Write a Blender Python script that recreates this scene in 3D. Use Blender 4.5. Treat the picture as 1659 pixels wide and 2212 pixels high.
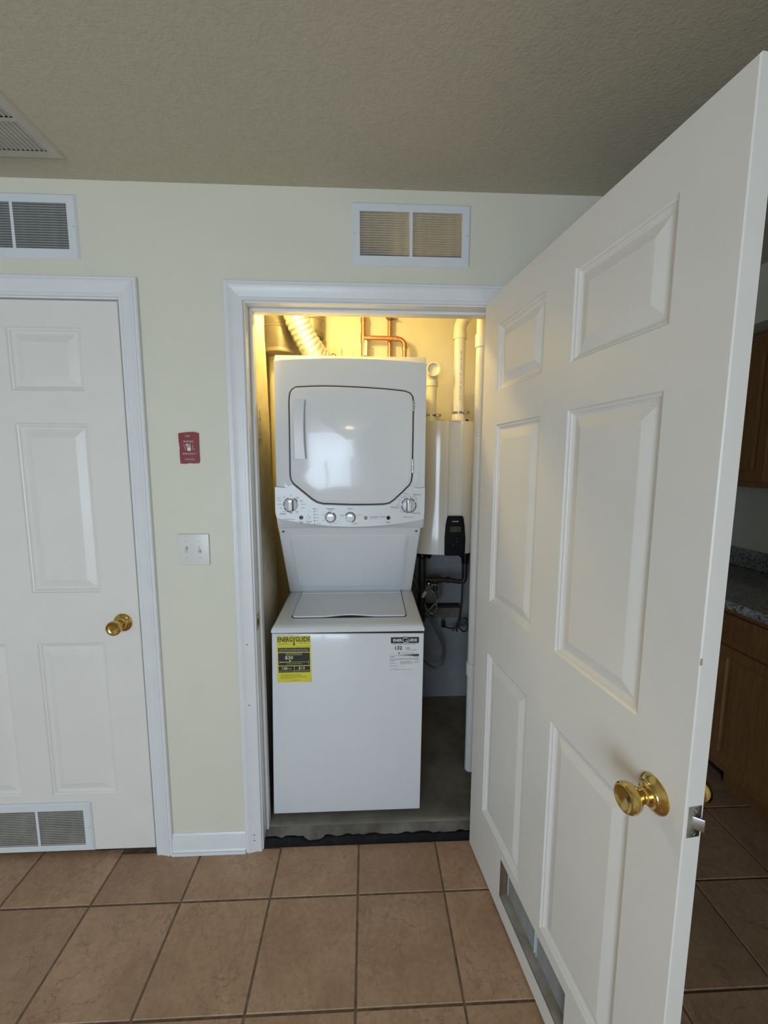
import bpy, bmesh, math, random
from mathutils import Vector, Matrix
random.seed(7)
PI = math.pi
for o in list(bpy.data.objects):
    bpy.data.objects.remove(o, do_unlink=True)
scene = bpy.context.scene
C = scene.collection

# ------------------------------------------------------------------ camera
CAM = Vector((0.0331, -1.4811, 1.5308)); YAW, PIT, ROL, FPX = 0.0433, -0.1189, 0.0031, 883.2
fw = Vector((math.sin(YAW)*math.cos(PIT), math.cos(YAW)*math.cos(PIT), math.sin(PIT)))
r0 = Vector((math.cos(YAW), -math.sin(YAW), 0)); u0 = r0.cross(fw)
rt = r0*math.cos(ROL)+u0*math.sin(ROL); up = -r0*math.sin(ROL)+u0*math.cos(ROL)
cd = bpy.data.cameras.new('camera'); co = bpy.data.objects.new('camera', cd); C.objects.link(co)
cd.sensor_fit = 'HORIZONTAL'; cd.sensor_width = 36.0; cd.lens = 36.0*FPX/1659.0
cd.clip_start = 0.02
m = Matrix.Identity(4)
for i in range(3):
    m[i][0] = rt[i]; m[i][1] = up[i]; m[i][2] = -fw[i]; m[i][3] = CAM[i]
co.matrix_world = m
scene.camera = co

# ------------------------------------------------------------------ world, daylight, exposure
w = bpy.data.worlds.new('world'); scene.world = w; w.use_nodes = True
bg = w.node_tree.nodes['Background']
bg.inputs[0].default_value = (0.62, 0.74, 0.92, 1); bg.inputs[1].default_value = 1.0
vs = scene.view_settings
vs.view_transform = 'Standard'; vs.look = 'None'; vs.gamma = 1.0; vs.exposure = 0.0
try: vs.use_curve_mapping = False
except Exception: pass

def area(name, loc, rot, sx, sy, power, col):
    l = bpy.data.lights.new(name, 'AREA'); l.shape = 'RECTANGLE'; l.size = sx; l.size_y = sy
    l.energy = power; l.color = col
    o = bpy.data.objects.new(name, l); o.location = loc; o.rotation_euler = rot; C.objects.link(o)
    return o
# room extents
XL, XR, YB, YF, HC = -2.75, 2.29, -4.2, 2.3, 2.438
WIN = (-1.75, -0.15, 0.10, 2.00)         # patio door in the back wall: x0, x1, z0, z1
# daylight entering through the patio door behind the photographer
area('patio_daylight', ((WIN[0]+WIN[1])/2, YB-0.06, (WIN[2]+WIN[3])/2), (PI/2-0.22, 0, 0),
     WIN[1]-WIN[0], WIN[3]-WIN[2], 88.0, (0.68, 0.83, 1.0))

# ------------------------------------------------------------------ materials
def mat(name, col, rough=0.5, metal=0.0, spec=0.5, coat=0.0):
    m = bpy.data.materials.new(name); m.use_nodes = True
    b = m.node_tree.nodes['Principled BSDF']
    b.inputs['Base Color'].default_value = (*col, 1); b.inputs['Roughness'].default_value = rough
    b.inputs['Metallic'].default_value = metal
    b.inputs['Specular IOR Level'].default_value = spec
    b.inputs['Coat Weight'].default_value = coat
    return m
def nodes(m): return m.node_tree.nodes, m.node_tree.links, m.node_tree.nodes['Principled BSDF']
def coords(m, scale=(1,1,1), kind='Object'):
    n, l, b = nodes(m)
    tc = n.new('ShaderNodeTexCoord'); mp = n.new('ShaderNodeMapping'); mp.inputs['Scale'].default_value = scale
    l.new(tc.outputs[kind], mp.inputs[0]); return mp.outputs[0]
def noise(m, vec, scale, detail=4, rough=0.6, dist=0.0):
    n, l, b = nodes(m); t = n.new('ShaderNodeTexNoise')
    t.inputs['Scale'].default_value = scale; t.inputs['Detail'].default_value = detail
    t.inputs['Roughness'].default_value = rough; t.inputs['Distortion'].default_value = dist
    if vec is not None: l.new(vec, t.inputs['Vector'])
    return t
def ramp(m, fac, stops):
    n, l, b = nodes(m); r = n.new('ShaderNodeValToRGB'); e = r.color_ramp.elements
    while len(e) < len(stops): e.new(0.5)
    for k, (p, c) in enumerate(stops):
        e[k].position = p; e[k].color = (*c, 1) if len(c) == 3 else c
    l.new(fac, r.inputs[0]); return r.outputs[0]
def bump(m, height, strength=0.2, dist=0.01):
    n, l, b = nodes(m); bp = n.new('ShaderNodeBump')
    bp.inputs['Strength'].default_value = strength; bp.inputs['Distance'].default_value = dist
    l.new(height, bp.inputs['Height']); l.new(bp.outputs[0], b.inputs['Normal']); return bp
def noisy(name, c1, c2, scale=6, rough=0.5, bstr=0.0, bscale=200, bdist=0.001, metal=0.0, lo=0.35, hi=0.65, detail=4, kind='Object', spec=0.5, coat=0.0):
    m = mat(name, c1, rough, metal, spec, coat); n, l, b = nodes(m); v = coords(m, kind=kind)
    t = noise(m, v, scale, detail); l.new(ramp(m, t.outputs[0], [(lo, c1), (hi, c2)]), b.inputs['Base Color'])
    if bstr: bump(m, noise(m, v, bscale, 3).outputs[0], bstr, bdist)
    return m

M = {}
M['wall'] = noisy('wall_paint', (0.735, 0.71, 0.585), (0.76, 0.735, 0.61), 3, 0.55, 0.25, 260, 0.0008)
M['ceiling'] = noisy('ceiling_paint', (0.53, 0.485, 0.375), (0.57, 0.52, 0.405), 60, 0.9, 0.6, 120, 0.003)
M['trim'] = noisy('trim_gloss_white', (0.77, 0.785, 0.80), (0.80, 0.81, 0.82), 12, 0.32, 0.12, 90, 0.0006)
M['door'] = noisy('door_paint', (0.80, 0.768, 0.715), (0.82, 0.788, 0.735), 8, 0.36, 0.18, 160, 0.0006)
M['vent'] = noisy('vent_enamel', (0.72, 0.75, 0.77), (0.74, 0.77, 0.79), 20, 0.4)
M['slat'] = noisy('shade_grey_vent_slats', (0.40, 0.40, 0.39), (0.47, 0.47, 0.455), 40, 0.45)  # white enamel darkened to grey, standing in for shade between the blades
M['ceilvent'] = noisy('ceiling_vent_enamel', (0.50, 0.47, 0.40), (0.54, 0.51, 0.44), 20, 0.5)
M['dark'] = noisy('dark_void', (0.012, 0.011, 0.010), (0.02, 0.018, 0.016), 10, 0.9)
M['brass'] = noisy('polished_brass', (0.62, 0.43, 0.14), (0.70, 0.50, 0.18), 30, 0.13, metal=1.0)
M['brassd'] = noisy('aged_brass', (0.45, 0.32, 0.14), (0.55, 0.40, 0.18), 60, 0.35, metal=1.0)
M['steel'] = noisy('worn_steel', (0.42, 0.42, 0.42), (0.60, 0.60, 0.60), 50, 0.25, metal=1.0)
M['enamel'] = noisy('white_appliance_enamel', (0.74, 0.755, 0.765), (0.75, 0.765, 0.775), 5, 0.16, 0.05, 420, 0.0004, coat=0.3)
M['plastic'] = noisy('white_appliance_plastic', (0.72, 0.735, 0.74), (0.73, 0.745, 0.75), 8, 0.3)
M['knobgrey'] = noisy('knob_grey_plastic', (0.58, 0.59, 0.60), (0.62, 0.63, 0.64), 30, 0.25)
M['chrome'] = noisy('knob_cap_chrome', (0.80, 0.78, 0.74), (0.86, 0.84, 0.80), 30, 0.15, metal=0.9)
M['black'] = noisy('black_plastic', (0.005, 0.005, 0.006), (0.008, 0.008, 0.009), 30, 0.3, spec=0.25)
M['ink'] = noisy('grey_ink', (0.10, 0.10, 0.11), (0.13, 0.13, 0.14), 50, 0.6)
M['inkblack'] = noisy('black_ink', (0.012, 0.012, 0.012), (0.02, 0.02, 0.02), 50, 0.5)
M['yellow'] = noisy('label_yellow_paper', (0.70, 0.62, 0.03), (0.74, 0.66, 0.05), 30, 0.4)
M['inkyellow'] = noisy('pale_yellow_ink', (0.75, 0.72, 0.30), (0.78, 0.75, 0.34), 50, 0.5)
M['inkolive'] = noisy('olive_ink', (0.24, 0.21, 0.02), (0.28, 0.25, 0.03), 50, 0.5)
M['paper'] = noisy('white_label_paper', (0.76, 0.76, 0.74), (0.79, 0.79, 0.77), 30, 0.35)
M['red'] = noisy('red_plate_paint', (0.20, 0.006, 0.008), (0.25, 0.010, 0.012), 60, 0.4)
M['inkpink'] = noisy('faded_white_ink', (0.66, 0.50, 0.48), (0.74, 0.58, 0.56), 80, 0.5)
M['ivory'] = noisy('switch_ivory_plastic', (0.72, 0.725, 0.68), (0.74, 0.745, 0.70), 20, 0.28)
M['heater'] = noisy('heater_white_enamel', (0.76, 0.75, 0.70), (0.78, 0.77, 0.72), 6, 0.12, coat=0.3)
M['lcd'] = noisy('heater_lcd_glass', (0.06, 0.062, 0.05), (0.08, 0.082, 0.066), 30, 0.15)
M['pvc'] = noisy('white_pvc', (0.78, 0.76, 0.70), (0.82, 0.80, 0.74), 20, 0.35)
M['foil'] = noisy('crinkled_foil', (0.66, 0.66, 0.64), (0.92, 0.92, 0.90), 90, 0.22, 0.7, 150, 0.004, metal=0.85)
M['galv'] = noisy('dull_galvanised_duct', (0.135, 0.115, 0.085), (0.19, 0.165, 0.125), 9, 0.5, 0.2, 60, 0.001, metal=0.35)
M['duct2'] = noisy('grey_brown_duct', (0.20, 0.17, 0.13), (0.30, 0.26, 0.20), 12, 0.45, metal=0.4)
M['copper'] = noisy('copper_pipe', (0.50, 0.225, 0.115), (0.60, 0.30, 0.165), 25, 0.36, metal=0.8)
M['solder'] = noisy('solder_ring', (0.55, 0.42, 0.28), (0.65, 0.55, 0.40), 60, 0.35, metal=0.8)
M['darkpipe'] = noisy('black_insulated_pipe', (0.012, 0.010, 0.010), (0.03, 0.02, 0.016), 25, 0.5)
M['cord'] = noisy('black_cord', (0.010, 0.010, 0.010), (0.016, 0.016, 0.016), 20, 0.4)
M['closet'] = noisy('closet_plaster', (0.66, 0.61, 0.48), (0.72, 0.67, 0.54), 4, 0.8, 0.5, 30, 0.003)
M['closet_low'] = noisy('closet_painted_block', (0.17, 0.185, 0.20), (0.25, 0.265, 0.28), 3, 0.6, 0.6, 14, 0.006)  # blue-grey paint, darkened to stand in for shade behind the appliances
M['drywall'] = noisy('ragged_drywall', (0.62, 0.55, 0.40), (0.74, 0.68, 0.53), 14, 0.85, 0.5, 60, 0.002)
M['wood_raw'] = noisy('raw_wood_brown', (0.10, 0.065, 0.035), (0.17, 0.115, 0.07), 18, 0.8, 0.4, 60, 0.002)
M['greyraw'] = noisy('dusty_grey_board', (0.34, 0.30, 0.25), (0.50, 0.455, 0.385), 14, 0.85, 0.3, 90, 0.001)
M['concrete'] = noisy('dusty_concrete', (0.115, 0.100, 0.080), (0.20, 0.18, 0.150), 5, 0.85, 0.4, 45, 0.002)
M['lip'] = noisy('stained_concrete_lip', (0.075, 0.066, 0.054), (0.19, 0.172, 0.145), 9, 0.85, 0.5, 40, 0.003)
M['tar'] = noisy('black_tar_strip', (0.004, 0.004, 0.004), (0.012, 0.011, 0.010), 26, 0.6, 0.7, 30, 0.004, lo=0.5, hi=0.8, spec=0.15)
M['grout'] = noisy('brown_grout', (0.13, 0.088, 0.06), (0.24, 0.17, 0.12), 26, 0.95, 0.5, 300, 0.001)
M['oak'] = mat('oak_cabinet', (0.30, 0.15, 0.06), 0.35)
def build_oak():
    m = M['oak']; n, l, b = nodes(m); v = coords(m, (14, 14, 1.2))
    t = noise(m, v, 6, 6, 0.65, 0.6)
    l.new(ramp(m, t.outputs[0], [(0.3, (0.20, 0.095, 0.034)), (0.7, (0.33, 0.17, 0.068))]), b.inputs['Base Color'])
    bump(m, t.outputs[0], 0.1, 0.001)
build_oak()
M['granite'] = mat('speckled_granite', (0.4, 0.4, 0.38), 0.2)
def build_granite():
    m = M['granite']; n, l, b = nodes(m); v = coords(m)
    t = noise(m, v, 95, 4, 0.7); t2 = noise(m, v, 14, 4, 0.6)
    mx = n.new('ShaderNodeMix'); mx.data_type = 'RGBA'; mx.blend_type = 'MULTIPLY'; mx.inputs[0].default_value = 0.7
    l.new(ramp(m, t.outputs[0], [(0.38, (0.03, 0.03, 0.03)), (0.46, (0.32, 0.32, 0.30)), (0.62, (0.55, 0.55, 0.52))]), mx.inputs[6])
    l.new(ramp(m, t2.outputs[0], [(0.3, (0.6, 0.6, 0.58)), (0.7, (1, 1, 0.98))]), mx.inputs[7])
    l.new(mx.outputs[2], b.inputs['Base Color'])
build_granite()
M['tile'] = mat('slate_look_tile', (0.2, 0.14, 0.1), 0.5)
def build_tile():
    m = M['tile']; n, l, b = nodes(m)
    tc = n.new('ShaderNodeTexCoord'); oi = n.new('ShaderNodeObjectInfo')
    sc = n.new('ShaderNodeVectorMath'); sc.operation = 'SCALE'; sc.inputs['Scale'].default_value = 37.0
    cb = n.new('ShaderNodeCombineXYZ')
    for k in range(3): l.new(oi.outputs['Random'], cb.inputs[k])
    l.new(cb.outputs[0], sc.inputs[0])
    ad = n.new('ShaderNodeVectorMath'); ad.operation = 'ADD'
    l.new(tc.outputs['Object'], ad.inputs[0]); l.new(sc.outputs[0], ad.inputs[1]); v = ad.outputs[0]
    big = noise(m, v, 5, 5, 0.6, 0.8); fine = noise(m, v, 60, 5, 0.7)
    # cleft slate layers: terraced noise, dark cracks where one layer ends
    mp = n.new('ShaderNodeMapping'); mp.inputs['Rotation'].default_value = (0, 0, 0.6); mp.inputs['Scale'].default_value = (1.0, 0.75, 1.0)
    l.new(v, mp.inputs[0])
    rid = noise(m, mp.outputs[0], 6.5, 7, 0.62, 0.35)
    terr = ramp(m, rid.outputs[0], [(0.34, (0, 0, 0)), (0.347, (0.22, 0.22, 0.22)), (0.43, (0.28, 0.28, 0.28)), (0.437, (0.5, 0.5, 0.5)), (0.535, (0.56, 0.56, 0.56)), (0.542, (0.78, 0.78, 0.78)), (0.63, (0.84, 0.84, 0.84)), (0.637, (1, 1, 1))])
    line = ramp(m, rid.outputs[0], [(0.425, (0, 0, 0)), (0.433, (1, 1, 1)), (0.441, (0, 0, 0)), (0.53, (0, 0, 0)), (0.538, (0.8, 0.8, 0.8)), (0.546, (0, 0, 0)), (0.626, (0, 0, 0)), (0.633, (0.7, 0.7, 0.7)), (0.640, (0, 0, 0))])
    pm = noise(m, v, 5.0, 3, 0.6)
    patch = ramp(m, pm.outputs[0], [(0.38, (0.05, 0.05, 0.05)), (0.60, (0.75, 0.75, 0.75))])
    ml = n.new('ShaderNodeMath'); ml.operation = 'MULTIPLY'; l.new(line, ml.inputs[0]); l.new(patch, ml.inputs[1])
    base = ramp(m, big.outputs[0], [(0.3, (0.385, 0.232, 0.138)), (0.5, (0.455, 0.285, 0.172)), (0.7, (0.515, 0.335, 0.21))])
    sp = ramp(m, fine.outputs[0], [(0.3, (0.80, 0.80, 0.80)), (0.7, (1.08, 1.08, 1.08))])
    mx = n.new('ShaderNodeMix'); mx.data_type = 'RGBA'; mx.blend_type = 'MULTIPLY'; mx.inputs[0].default_value = 1.0
    l.new(base, mx.inputs[6]); l.new(sp, mx.inputs[7])
    mr = n.new('ShaderNodeMapRange'); mr.inputs[3].default_value = 0.92; mr.inputs[4].default_value = 1.07; l.new(oi.outputs['Random'], mr.inputs[0])
    mt = n.new('ShaderNodeVectorMath'); mt.operation = 'SCALE'; l.new(mx.outputs[2], mt.inputs[0]); l.new(mr.outputs[0], mt.inputs['Scale'])
    m2 = n.new('ShaderNodeMix'); m2.data_type = 'RGBA'; l.new(ml.outputs[0], m2.inputs[0])
    l.new(mt.outputs[0], m2.inputs[6]); m2.inputs[7].default_value = (0.23, 0.135, 0.08, 1)
    l.new(m2.outputs[2], b.inputs['Base Color'])
    h1 = n.new('ShaderNodeMath'); h1.operation = 'MULTIPLY_ADD'; l.new(ml.outputs[0], h1.inputs[0]); h1.inputs[1].default_value = -0.25; l.new(terr, h1.inputs[2])
    h2 = n.new('ShaderNodeMath'); h2.operation = 'MULTIPLY_ADD'; l.new(fine.outputs[0], h2.inputs[0]); h2.inputs[1].default_value = 0.15; l.new(h1.outputs[0], h2.inputs[2])
    bump(m, h2.outputs[0], 0.55, 0.0028)
    rr = ramp(m, fine.outputs[0], [(0.3, (0.42, 0.42, 0.42)), (0.7, (0.60, 0.60, 0.60))]); l.new(rr, b.inputs['Roughness'])
build_tile()
M['braid'] = mat('braided_steel_hose', (0.4, 0.4, 0.4), 0.35, 0.7)
def build_braid():
    m = M['braid']; n, l, b = nodes(m); v = coords(m)
    t = n.new('ShaderNodeTexVoronoi'); t.inputs['Scale'].default_value = 350; l.new(v, t.inputs['Vector'])
    l.new(ramp(m, t.outputs['Distance'], [(0.1, (0.45, 0.43, 0.40)), (0.6, (0.16, 0.15, 0.14))]), b.inputs['Base Color'])
    bump(m, t.outputs['Distance'], 0.4, 0.001)
build_braid()
M['glass'] = mat('window_glass', (0.9, 0.95, 1.0), 0.0)
def build_glass():
    m = M['glass']; n, l, b = nodes(m)
    tr = n.new('ShaderNodeBsdfTransparent'); gl = n.new('ShaderNodeBsdfGlossy'); gl.inputs['Roughness'].default_value = 0.0
    fr = n.new('ShaderNodeFresnel'); fr.inputs[0].default_value = 1.45
    mx = n.new('ShaderNodeMixShader'); l.new(fr.outputs[0], mx.inputs[0]); l.new(tr.outputs[0], mx.inputs[1]); l.new(gl.outputs[0], mx.inputs[2])
    l.new(mx.outputs[0], n['Material Output'].inputs[0])
build_glass()
def emit(name, col, strength):
    m = mat(name, col); n, l, b = nodes(m)
    b.inputs['Emission Color'].default_value = (*col, 1); b.inputs['Emission Strength'].default_value = strength
    return m

# ------------------------------------------------------------------ mesh helpers
def nb(): return bmesh.new()
def bx(bm, x0, x1, y0, y1, z0, z1, bev=0.0, seg=2):
    vs = [bm.verts.new((x, y, z)) for x in (x0, x1) for y in (y0, y1) for z in (z0, z1)]
    f = [(0,1,3,2), (4,6,7,5), (0,4,5,1), (2,3,7,6), (0,2,6,4), (1,5,7,3)]
    fs = [bm.faces.new([vs[i] for i in q]) for q in f]
    if bev > 0:
        ed = {e for q in fs for e in q.edges}
        bmesh.ops.bevel(bm, geom=list(ed), offset=bev, segments=seg, profile=0.6, affect='EDGES')
    return bm
def cyl(bm, p0, p1, r0_, r1_=None, seg=24, caps=True):
    r1_ = r0_ if r1_ is None else r1_
    p0, p1 = Vector(p0), Vector(p1); d = (p1-p0).normalized()
    a = d.orthogonal().normalized(); b = d.cross(a)
    A = [bm.verts.new(p0+(a*math.cos(2*PI*k/seg)+b*math.sin(2*PI*k/seg))*r0_) for k in range(seg)]
    B = [bm.verts.new(p1+(a*math.cos(2*PI*k/seg)+b*math.sin(2*PI*k/seg))*r1_) for k in range(seg)]
    for k in range(seg): bm.faces.new((A[k], A[(k+1) % seg], B[(k+1) % seg], B[k]))
    if caps: bm.faces.new(A[::-1]); bm.faces.new(B)
    return bm
def lathe(bm, prof, origin, axis, seg=40):
    """prof: list of (t along axis, radius)."""
    o = Vector(origin); d = Vector(axis).normalized(); a = d.orthogonal().normalized(); b = d.cross(a)
    rings = []
    for t, r in prof:
        if r < 1e-6: rings.append([bm.verts.new(o+d*t)])
        else: rings.append([bm.verts.new(o+d*t+(a*math.cos(2*PI*k/seg)+b*math.sin(2*PI*k/seg))*r) for k in range(seg)])
    for A, B in zip(rings, rings[1:]):
        for k in range(seg):
            k2 = (k+1) % seg
            if len(A) == 1 and len(B) == 1: continue
            if len(A) == 1: bm.faces.new((A[0], B[k2], B[k]))
            elif len(B) == 1: bm.faces.new((A[k], A[k2], B[0]))
            else: bm.faces.new((A[k], A[k2], B[k2], B[k]))
    return bm
def crom(pts, n=8):
    P = [Vector(p) for p in pts]; P = [P[0]*2-P[1]]+P+[P[-1]*2-P[-2]]; out = []
    for i in range(1, len(P)-2):
        for k in range(n):
            t = k/n; a, b, c, d = P[i-1], P[i], P[i+1], P[i+2]
            out.append(0.5*((2*b)+(c-a)*t+(2*a-5*b+4*c-d)*t*t+(3*b-a-3*c+d)*t*t*t))
    out.append(P[-2].copy()); return out
def tube(bm, pts, r, seg=12, rf=None, caps=True):
    P = [Vector(p) for p in pts]; n = len(P); rings = []; a = None
    for i in range(n):
        t = (P[min(i+1, n-1)]-P[max(i-1, 0)]).normalized()
        if a is None: a = t.orthogonal().normalized()
        a = (a-t*a.dot(t)).normalized(); b = t.cross(a)
        rr = rf(i) if rf else r
        rings.append([bm.verts.new(P[i]+(a*math.cos(2*PI*k/seg)+b*math.sin(2*PI*k/seg))*rr) for k in range(seg)])
    for A, B in zip(rings, rings[1:]):
        for k in range(seg): bm.faces.new((A[k], A[(k+1) % seg], B[(k+1) % seg], B[k]))
    if caps: bm.faces.new(rings[0][::-1]); bm.faces.new(rings[-1])
    return bm
def prism(bm, poly, axis, t0, t1, bev=0.0):
    """extrude 2D poly along axis. axis 'x': poly (y,z); 'y': poly (x,z); 'z': poly (x,y)."""
    def p3(p, t): return {'x': (t, p[0], p[1]), 'y': (p[0], t, p[1]), 'z': (p[0], p[1], t)}[axis]
    A = [bm.verts.new(p3(p, t0)) for p in poly]; B = [bm.verts.new(p3(p, t1)) for p in poly]; n = len(poly)
    fs = [bm.faces.new(A[::-1]), bm.faces.new(B)]
    for k in range(n): fs.append(bm.faces.new((A[k], A[(k+1) % n], B[(k+1) % n], B[k])))
    if bev > 0:
        bmesh.ops.bevel(bm, geom=list({e for q in fs for e in q.edges}), offset=bev, segments=2, profile=0.6, affect='EDGES')
    return bm
def quad(bm, pts): return bm.faces.new([bm.verts.new(p) for p in pts])

ORI = {}
def finish(me, smooth):
    if smooth is not None:
        for p in me.polygons: p.use_smooth = True
        try: me.set_sharp_from_angle(angle=smooth)
        except Exception: pass
def mesh(name, bm, m, smooth=0.6, fix=True):
    if fix: bmesh.ops.recalc_face_normals(bm, faces=bm.faces)
    me = bpy.data.meshes.new(name); bm.to_mesh(me); bm.free()
    for k in (m if isinstance(m, (list, tuple)) else [m]): me.materials.append(M[k] if isinstance(k, str) else k)
    finish(me, smooth); return me
def wo(o):
    v = Vector((0, 0, 0))
    while o is not None: v += Vector(o.location); o = o.parent
    return v
def obj(name, bm, m, parent=None, label=None, smooth=0.6, local=False, origin=None, fix=True):
    """one mesh object; geometry given in world coordinates unless local"""
    me = mesh(name, bm, m, smooth, fix); o = bpy.data.objects.new(name, me); C.objects.link(o)
    if parent is not None:
        o.parent = parent
        if not local: me.transform(Matrix.Translation(-wo(parent)))
    elif origin is not None:
        me.transform(Matrix.Translation(-Vector(origin))); o.location = origin
    if label: o['label'] = label
    return o
def copy_of(src, loc, parent):
    o = bpy.data.objects.new(src.name.split('.')[0], src.data); C.objects.link(o); o.parent = parent; o.location = loc
    o.rotation_euler = src.rotation_euler
    return o
def tag(o, label, cat, group=None):
    o['label'] = label; o['category'] = cat
    if group: o['group'] = group
    return o
def thing(name, loc, label, cat, group=None):
    o = bpy.data.objects.new(name, None); o.empty_display_size = 0.05; C.objects.link(o); o.location = loc
    return tag(o, label, cat, group)
def struct(name, bm, m, label=None, **k):
    o = obj(name, bm, m, None, label, **k); o['kind'] = 'structure'; return o
def stext(bm, s, x, z, size, y, align='CENTER', sx=1.0, rot=0.0, bold=0.0):
    """append lettering facing -y at plane y"""
    cu = bpy.data.curves.new('t', 'FONT'); cu.body = s; cu.size = size; cu.align_x = align; cu.align_y = 'CENTER'
    cu.resolution_u = 2; cu.offset = bold
    ob = bpy.data.objects.new('t', cu); me = ob.to_mesh()
    vm = [bm.verts.new((x+(v.co.x*sx*math.cos(rot)-v.co.y*math.sin(rot)), y, z+(v.co.x*sx*math.sin(rot)+v.co.y*math.cos(rot)))) for v in me.vertices]
    for p in me.polygons:
        try: bm.faces.new([vm[i] for i in p.vertices])
        except ValueError: pass
    ob.to_mesh_clear(); bpy.data.objects.remove(ob); bpy.data.curves.remove(cu)
def flat(bm, x0, x1, z0, z1, y): quad(bm, [(x0, y, z0), (x1, y, z0), (x1, y, z1), (x0, y, z1)])

# ================================================================== STRUCTURE
WT = 0.115                       # front wall thickness
OPL, OPR, OPT = -0.378, 0.505, 2.070      # closet door opening (jamb faces)
LDL, LDR, LDT = -1.650, -0.796, 2.072     # closed door opening
HCL = 0.018                                # jamb board thickness
V1 = (-0.017, 0.389, 2.197, 2.396)         # vent over closet, outer
V2 = (-1.313, -0.907, 2.194, 2.393)        # vent over closed door
VI = 0.030                                 # vent frame overlap
XW = 0.97                                  # right end of the front wall
def cellwall(bm, x0, x1, z0, z1, y0, y1, holes):
    xs = sorted({x0, x1} | {h[k] for h in holes for k in (0, 1)}); zs = sorted({z0, z1} | {h[k] for h in holes for k in (2, 3)})
    xs = [x for x in xs if x0 <= x <= x1]; zs = [z for z in zs if z0 <= z <= z1]
    def solid(i, j):
        if i < 0 or j < 0 or i >= len(xs)-1 or j >= len(zs)-1: return False
        cx, cz = (xs[i]+xs[i+1])/2, (zs[j]+zs[j+1])/2
        return not any(h[0] < cx < h[1] and h[2] < cz < h[3] for h in holes)
    for i in range(len(xs)-1):
        for j in range(len(zs)-1):
            if not solid(i, j): continue
            a, b, c, d = xs[i], xs[i+1], zs[j], zs[j+1]
            quad(bm, [(a, y0, c), (b, y0, c), (b, y0, d), (a, y0, d)]); quad(bm, [(a, y1, c), (a, y1, d), (b, y1, d), (b, y1, c)])
            if not solid(i-1, j): quad(bm, [(a, y0, c), (a, y0, d), (a, y1, d), (a, y1, c)])
            if not solid(i+1, j): quad(bm, [(b, y0, c), (b, y1, c), (b, y1, d), (b, y0, d)])
            if not solid(i, j-1): quad(bm, [(a, y0, c), (a, y1, c), (b, y1, c), (b, y0, c)])
            if not solid(i, j+1): quad(bm, [(a, y0, d), (b, y0, d), (b, y1, d), (a, y1, d)])
    bmesh.ops.remove_doubles(bm, verts=bm.verts, dist=1e-5)
    return bm
struct('wall_front', cellwall(nb(), XL, XW, 0, HC, 0, WT, [
    (OPL-HCL, OPR+HCL, -1, OPT+HCL), (LDL-HCL, LDR+HCL, -1, LDT+HCL),
    (V1[0]+VI, V1[1]-VI, V1[2]+VI, V1[3]-VI), (V2[0]+VI, V2[1]-VI, V2[2]+VI, V2[3]-VI)]), 'wall',
    'cream painted wall with closet doorways', smooth=None)
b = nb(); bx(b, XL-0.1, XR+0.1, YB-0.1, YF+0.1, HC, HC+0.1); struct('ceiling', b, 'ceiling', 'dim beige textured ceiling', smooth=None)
b = nb(); bx(b, XL-0.1, XL, YB-0.1, YF, 0, HC); struct('wall_left', b, 'wall', smooth=None)
b = cellwall(nb(), XL, XR, 0, HC, YB-0.1, YB, [WIN]); struct('wall_back', b, 'wall', smooth=None)
b = nb(); bx(b, XR, XR+0.1, YB-0.1, YF, 0, HC); struct('wall_right', b, 'wall', 'kitchen wall behind the counter', smooth=None)
b = nb(); bx(b, 1.05, 1.15, YB, -1.18, 0, HC); struct('wall_kitchen_shade', b, 'wall', 'unseen wall added to shade the kitchen from the patio daylight', smooth=None)  # added out of view to block daylight and keep the kitchen dark
b = nb(); bx(b, XW, XR, YF, YF+0.1, 0, HC); struct('wall_kitchen_end', b, 'wall', smooth=None)
# closet enclosure
CLL, CLR, CLB = -0.50, 0.87, 0.965
b = nb(); bx(b, CLL-0.1, CLR+0.1, CLB, CLB+0.1, 1.03, HC); struct('wall_closet_back', b, 'closet', 'yellow lit plaster wall at the back of the closet', smooth=None)
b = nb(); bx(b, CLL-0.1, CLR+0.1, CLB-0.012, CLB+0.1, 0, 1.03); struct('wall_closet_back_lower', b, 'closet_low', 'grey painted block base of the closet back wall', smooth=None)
b = nb(); bx(b, CLL-0.1, CLL, WT, CLB, 0, HC); struct('wall_closet_left', b, 'closet', smooth=None)
b = nb(); bx(b, CLR, XW, WT, YF, 0, HC); struct('wall_closet_right', b, 'closet', smooth=None)
# ragged drywall board on the closet's left side, out of plumb edge
b = nb(); prof = [(WT, 0.055), (0.56, 0.055)]
rag = random.Random(3)
for k in range(1, 26):
    z = 0.055+(HC-0.06)*k/26; prof.append((0.575-0.095*(z/1.0)+rag.uniform(-0.006, 0.006) + (0.0 if z < 1.0 else 0.0), z))
prof += [(0.35, HC), (WT, HC)]
prism(b, prof, 'x', -0.418, -0.403)
struct('trim_drywall_edge', b, 'drywall', 'ragged edge of drywall lining the closet side', smooth=None)
# left closet (behind the closed door)
b = nb(); bx(b, XL, CLL-0.1, 0.9, 1.0, 0, HC); struct('wall_left_closet_back', b, 'dark', smooth=None)
b = nb(); bx(b, XL, CLL-0.1, WT, 0.9, -0.02, 0.0); struct('floor_left_closet', b, 'concrete', smooth=None)

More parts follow.
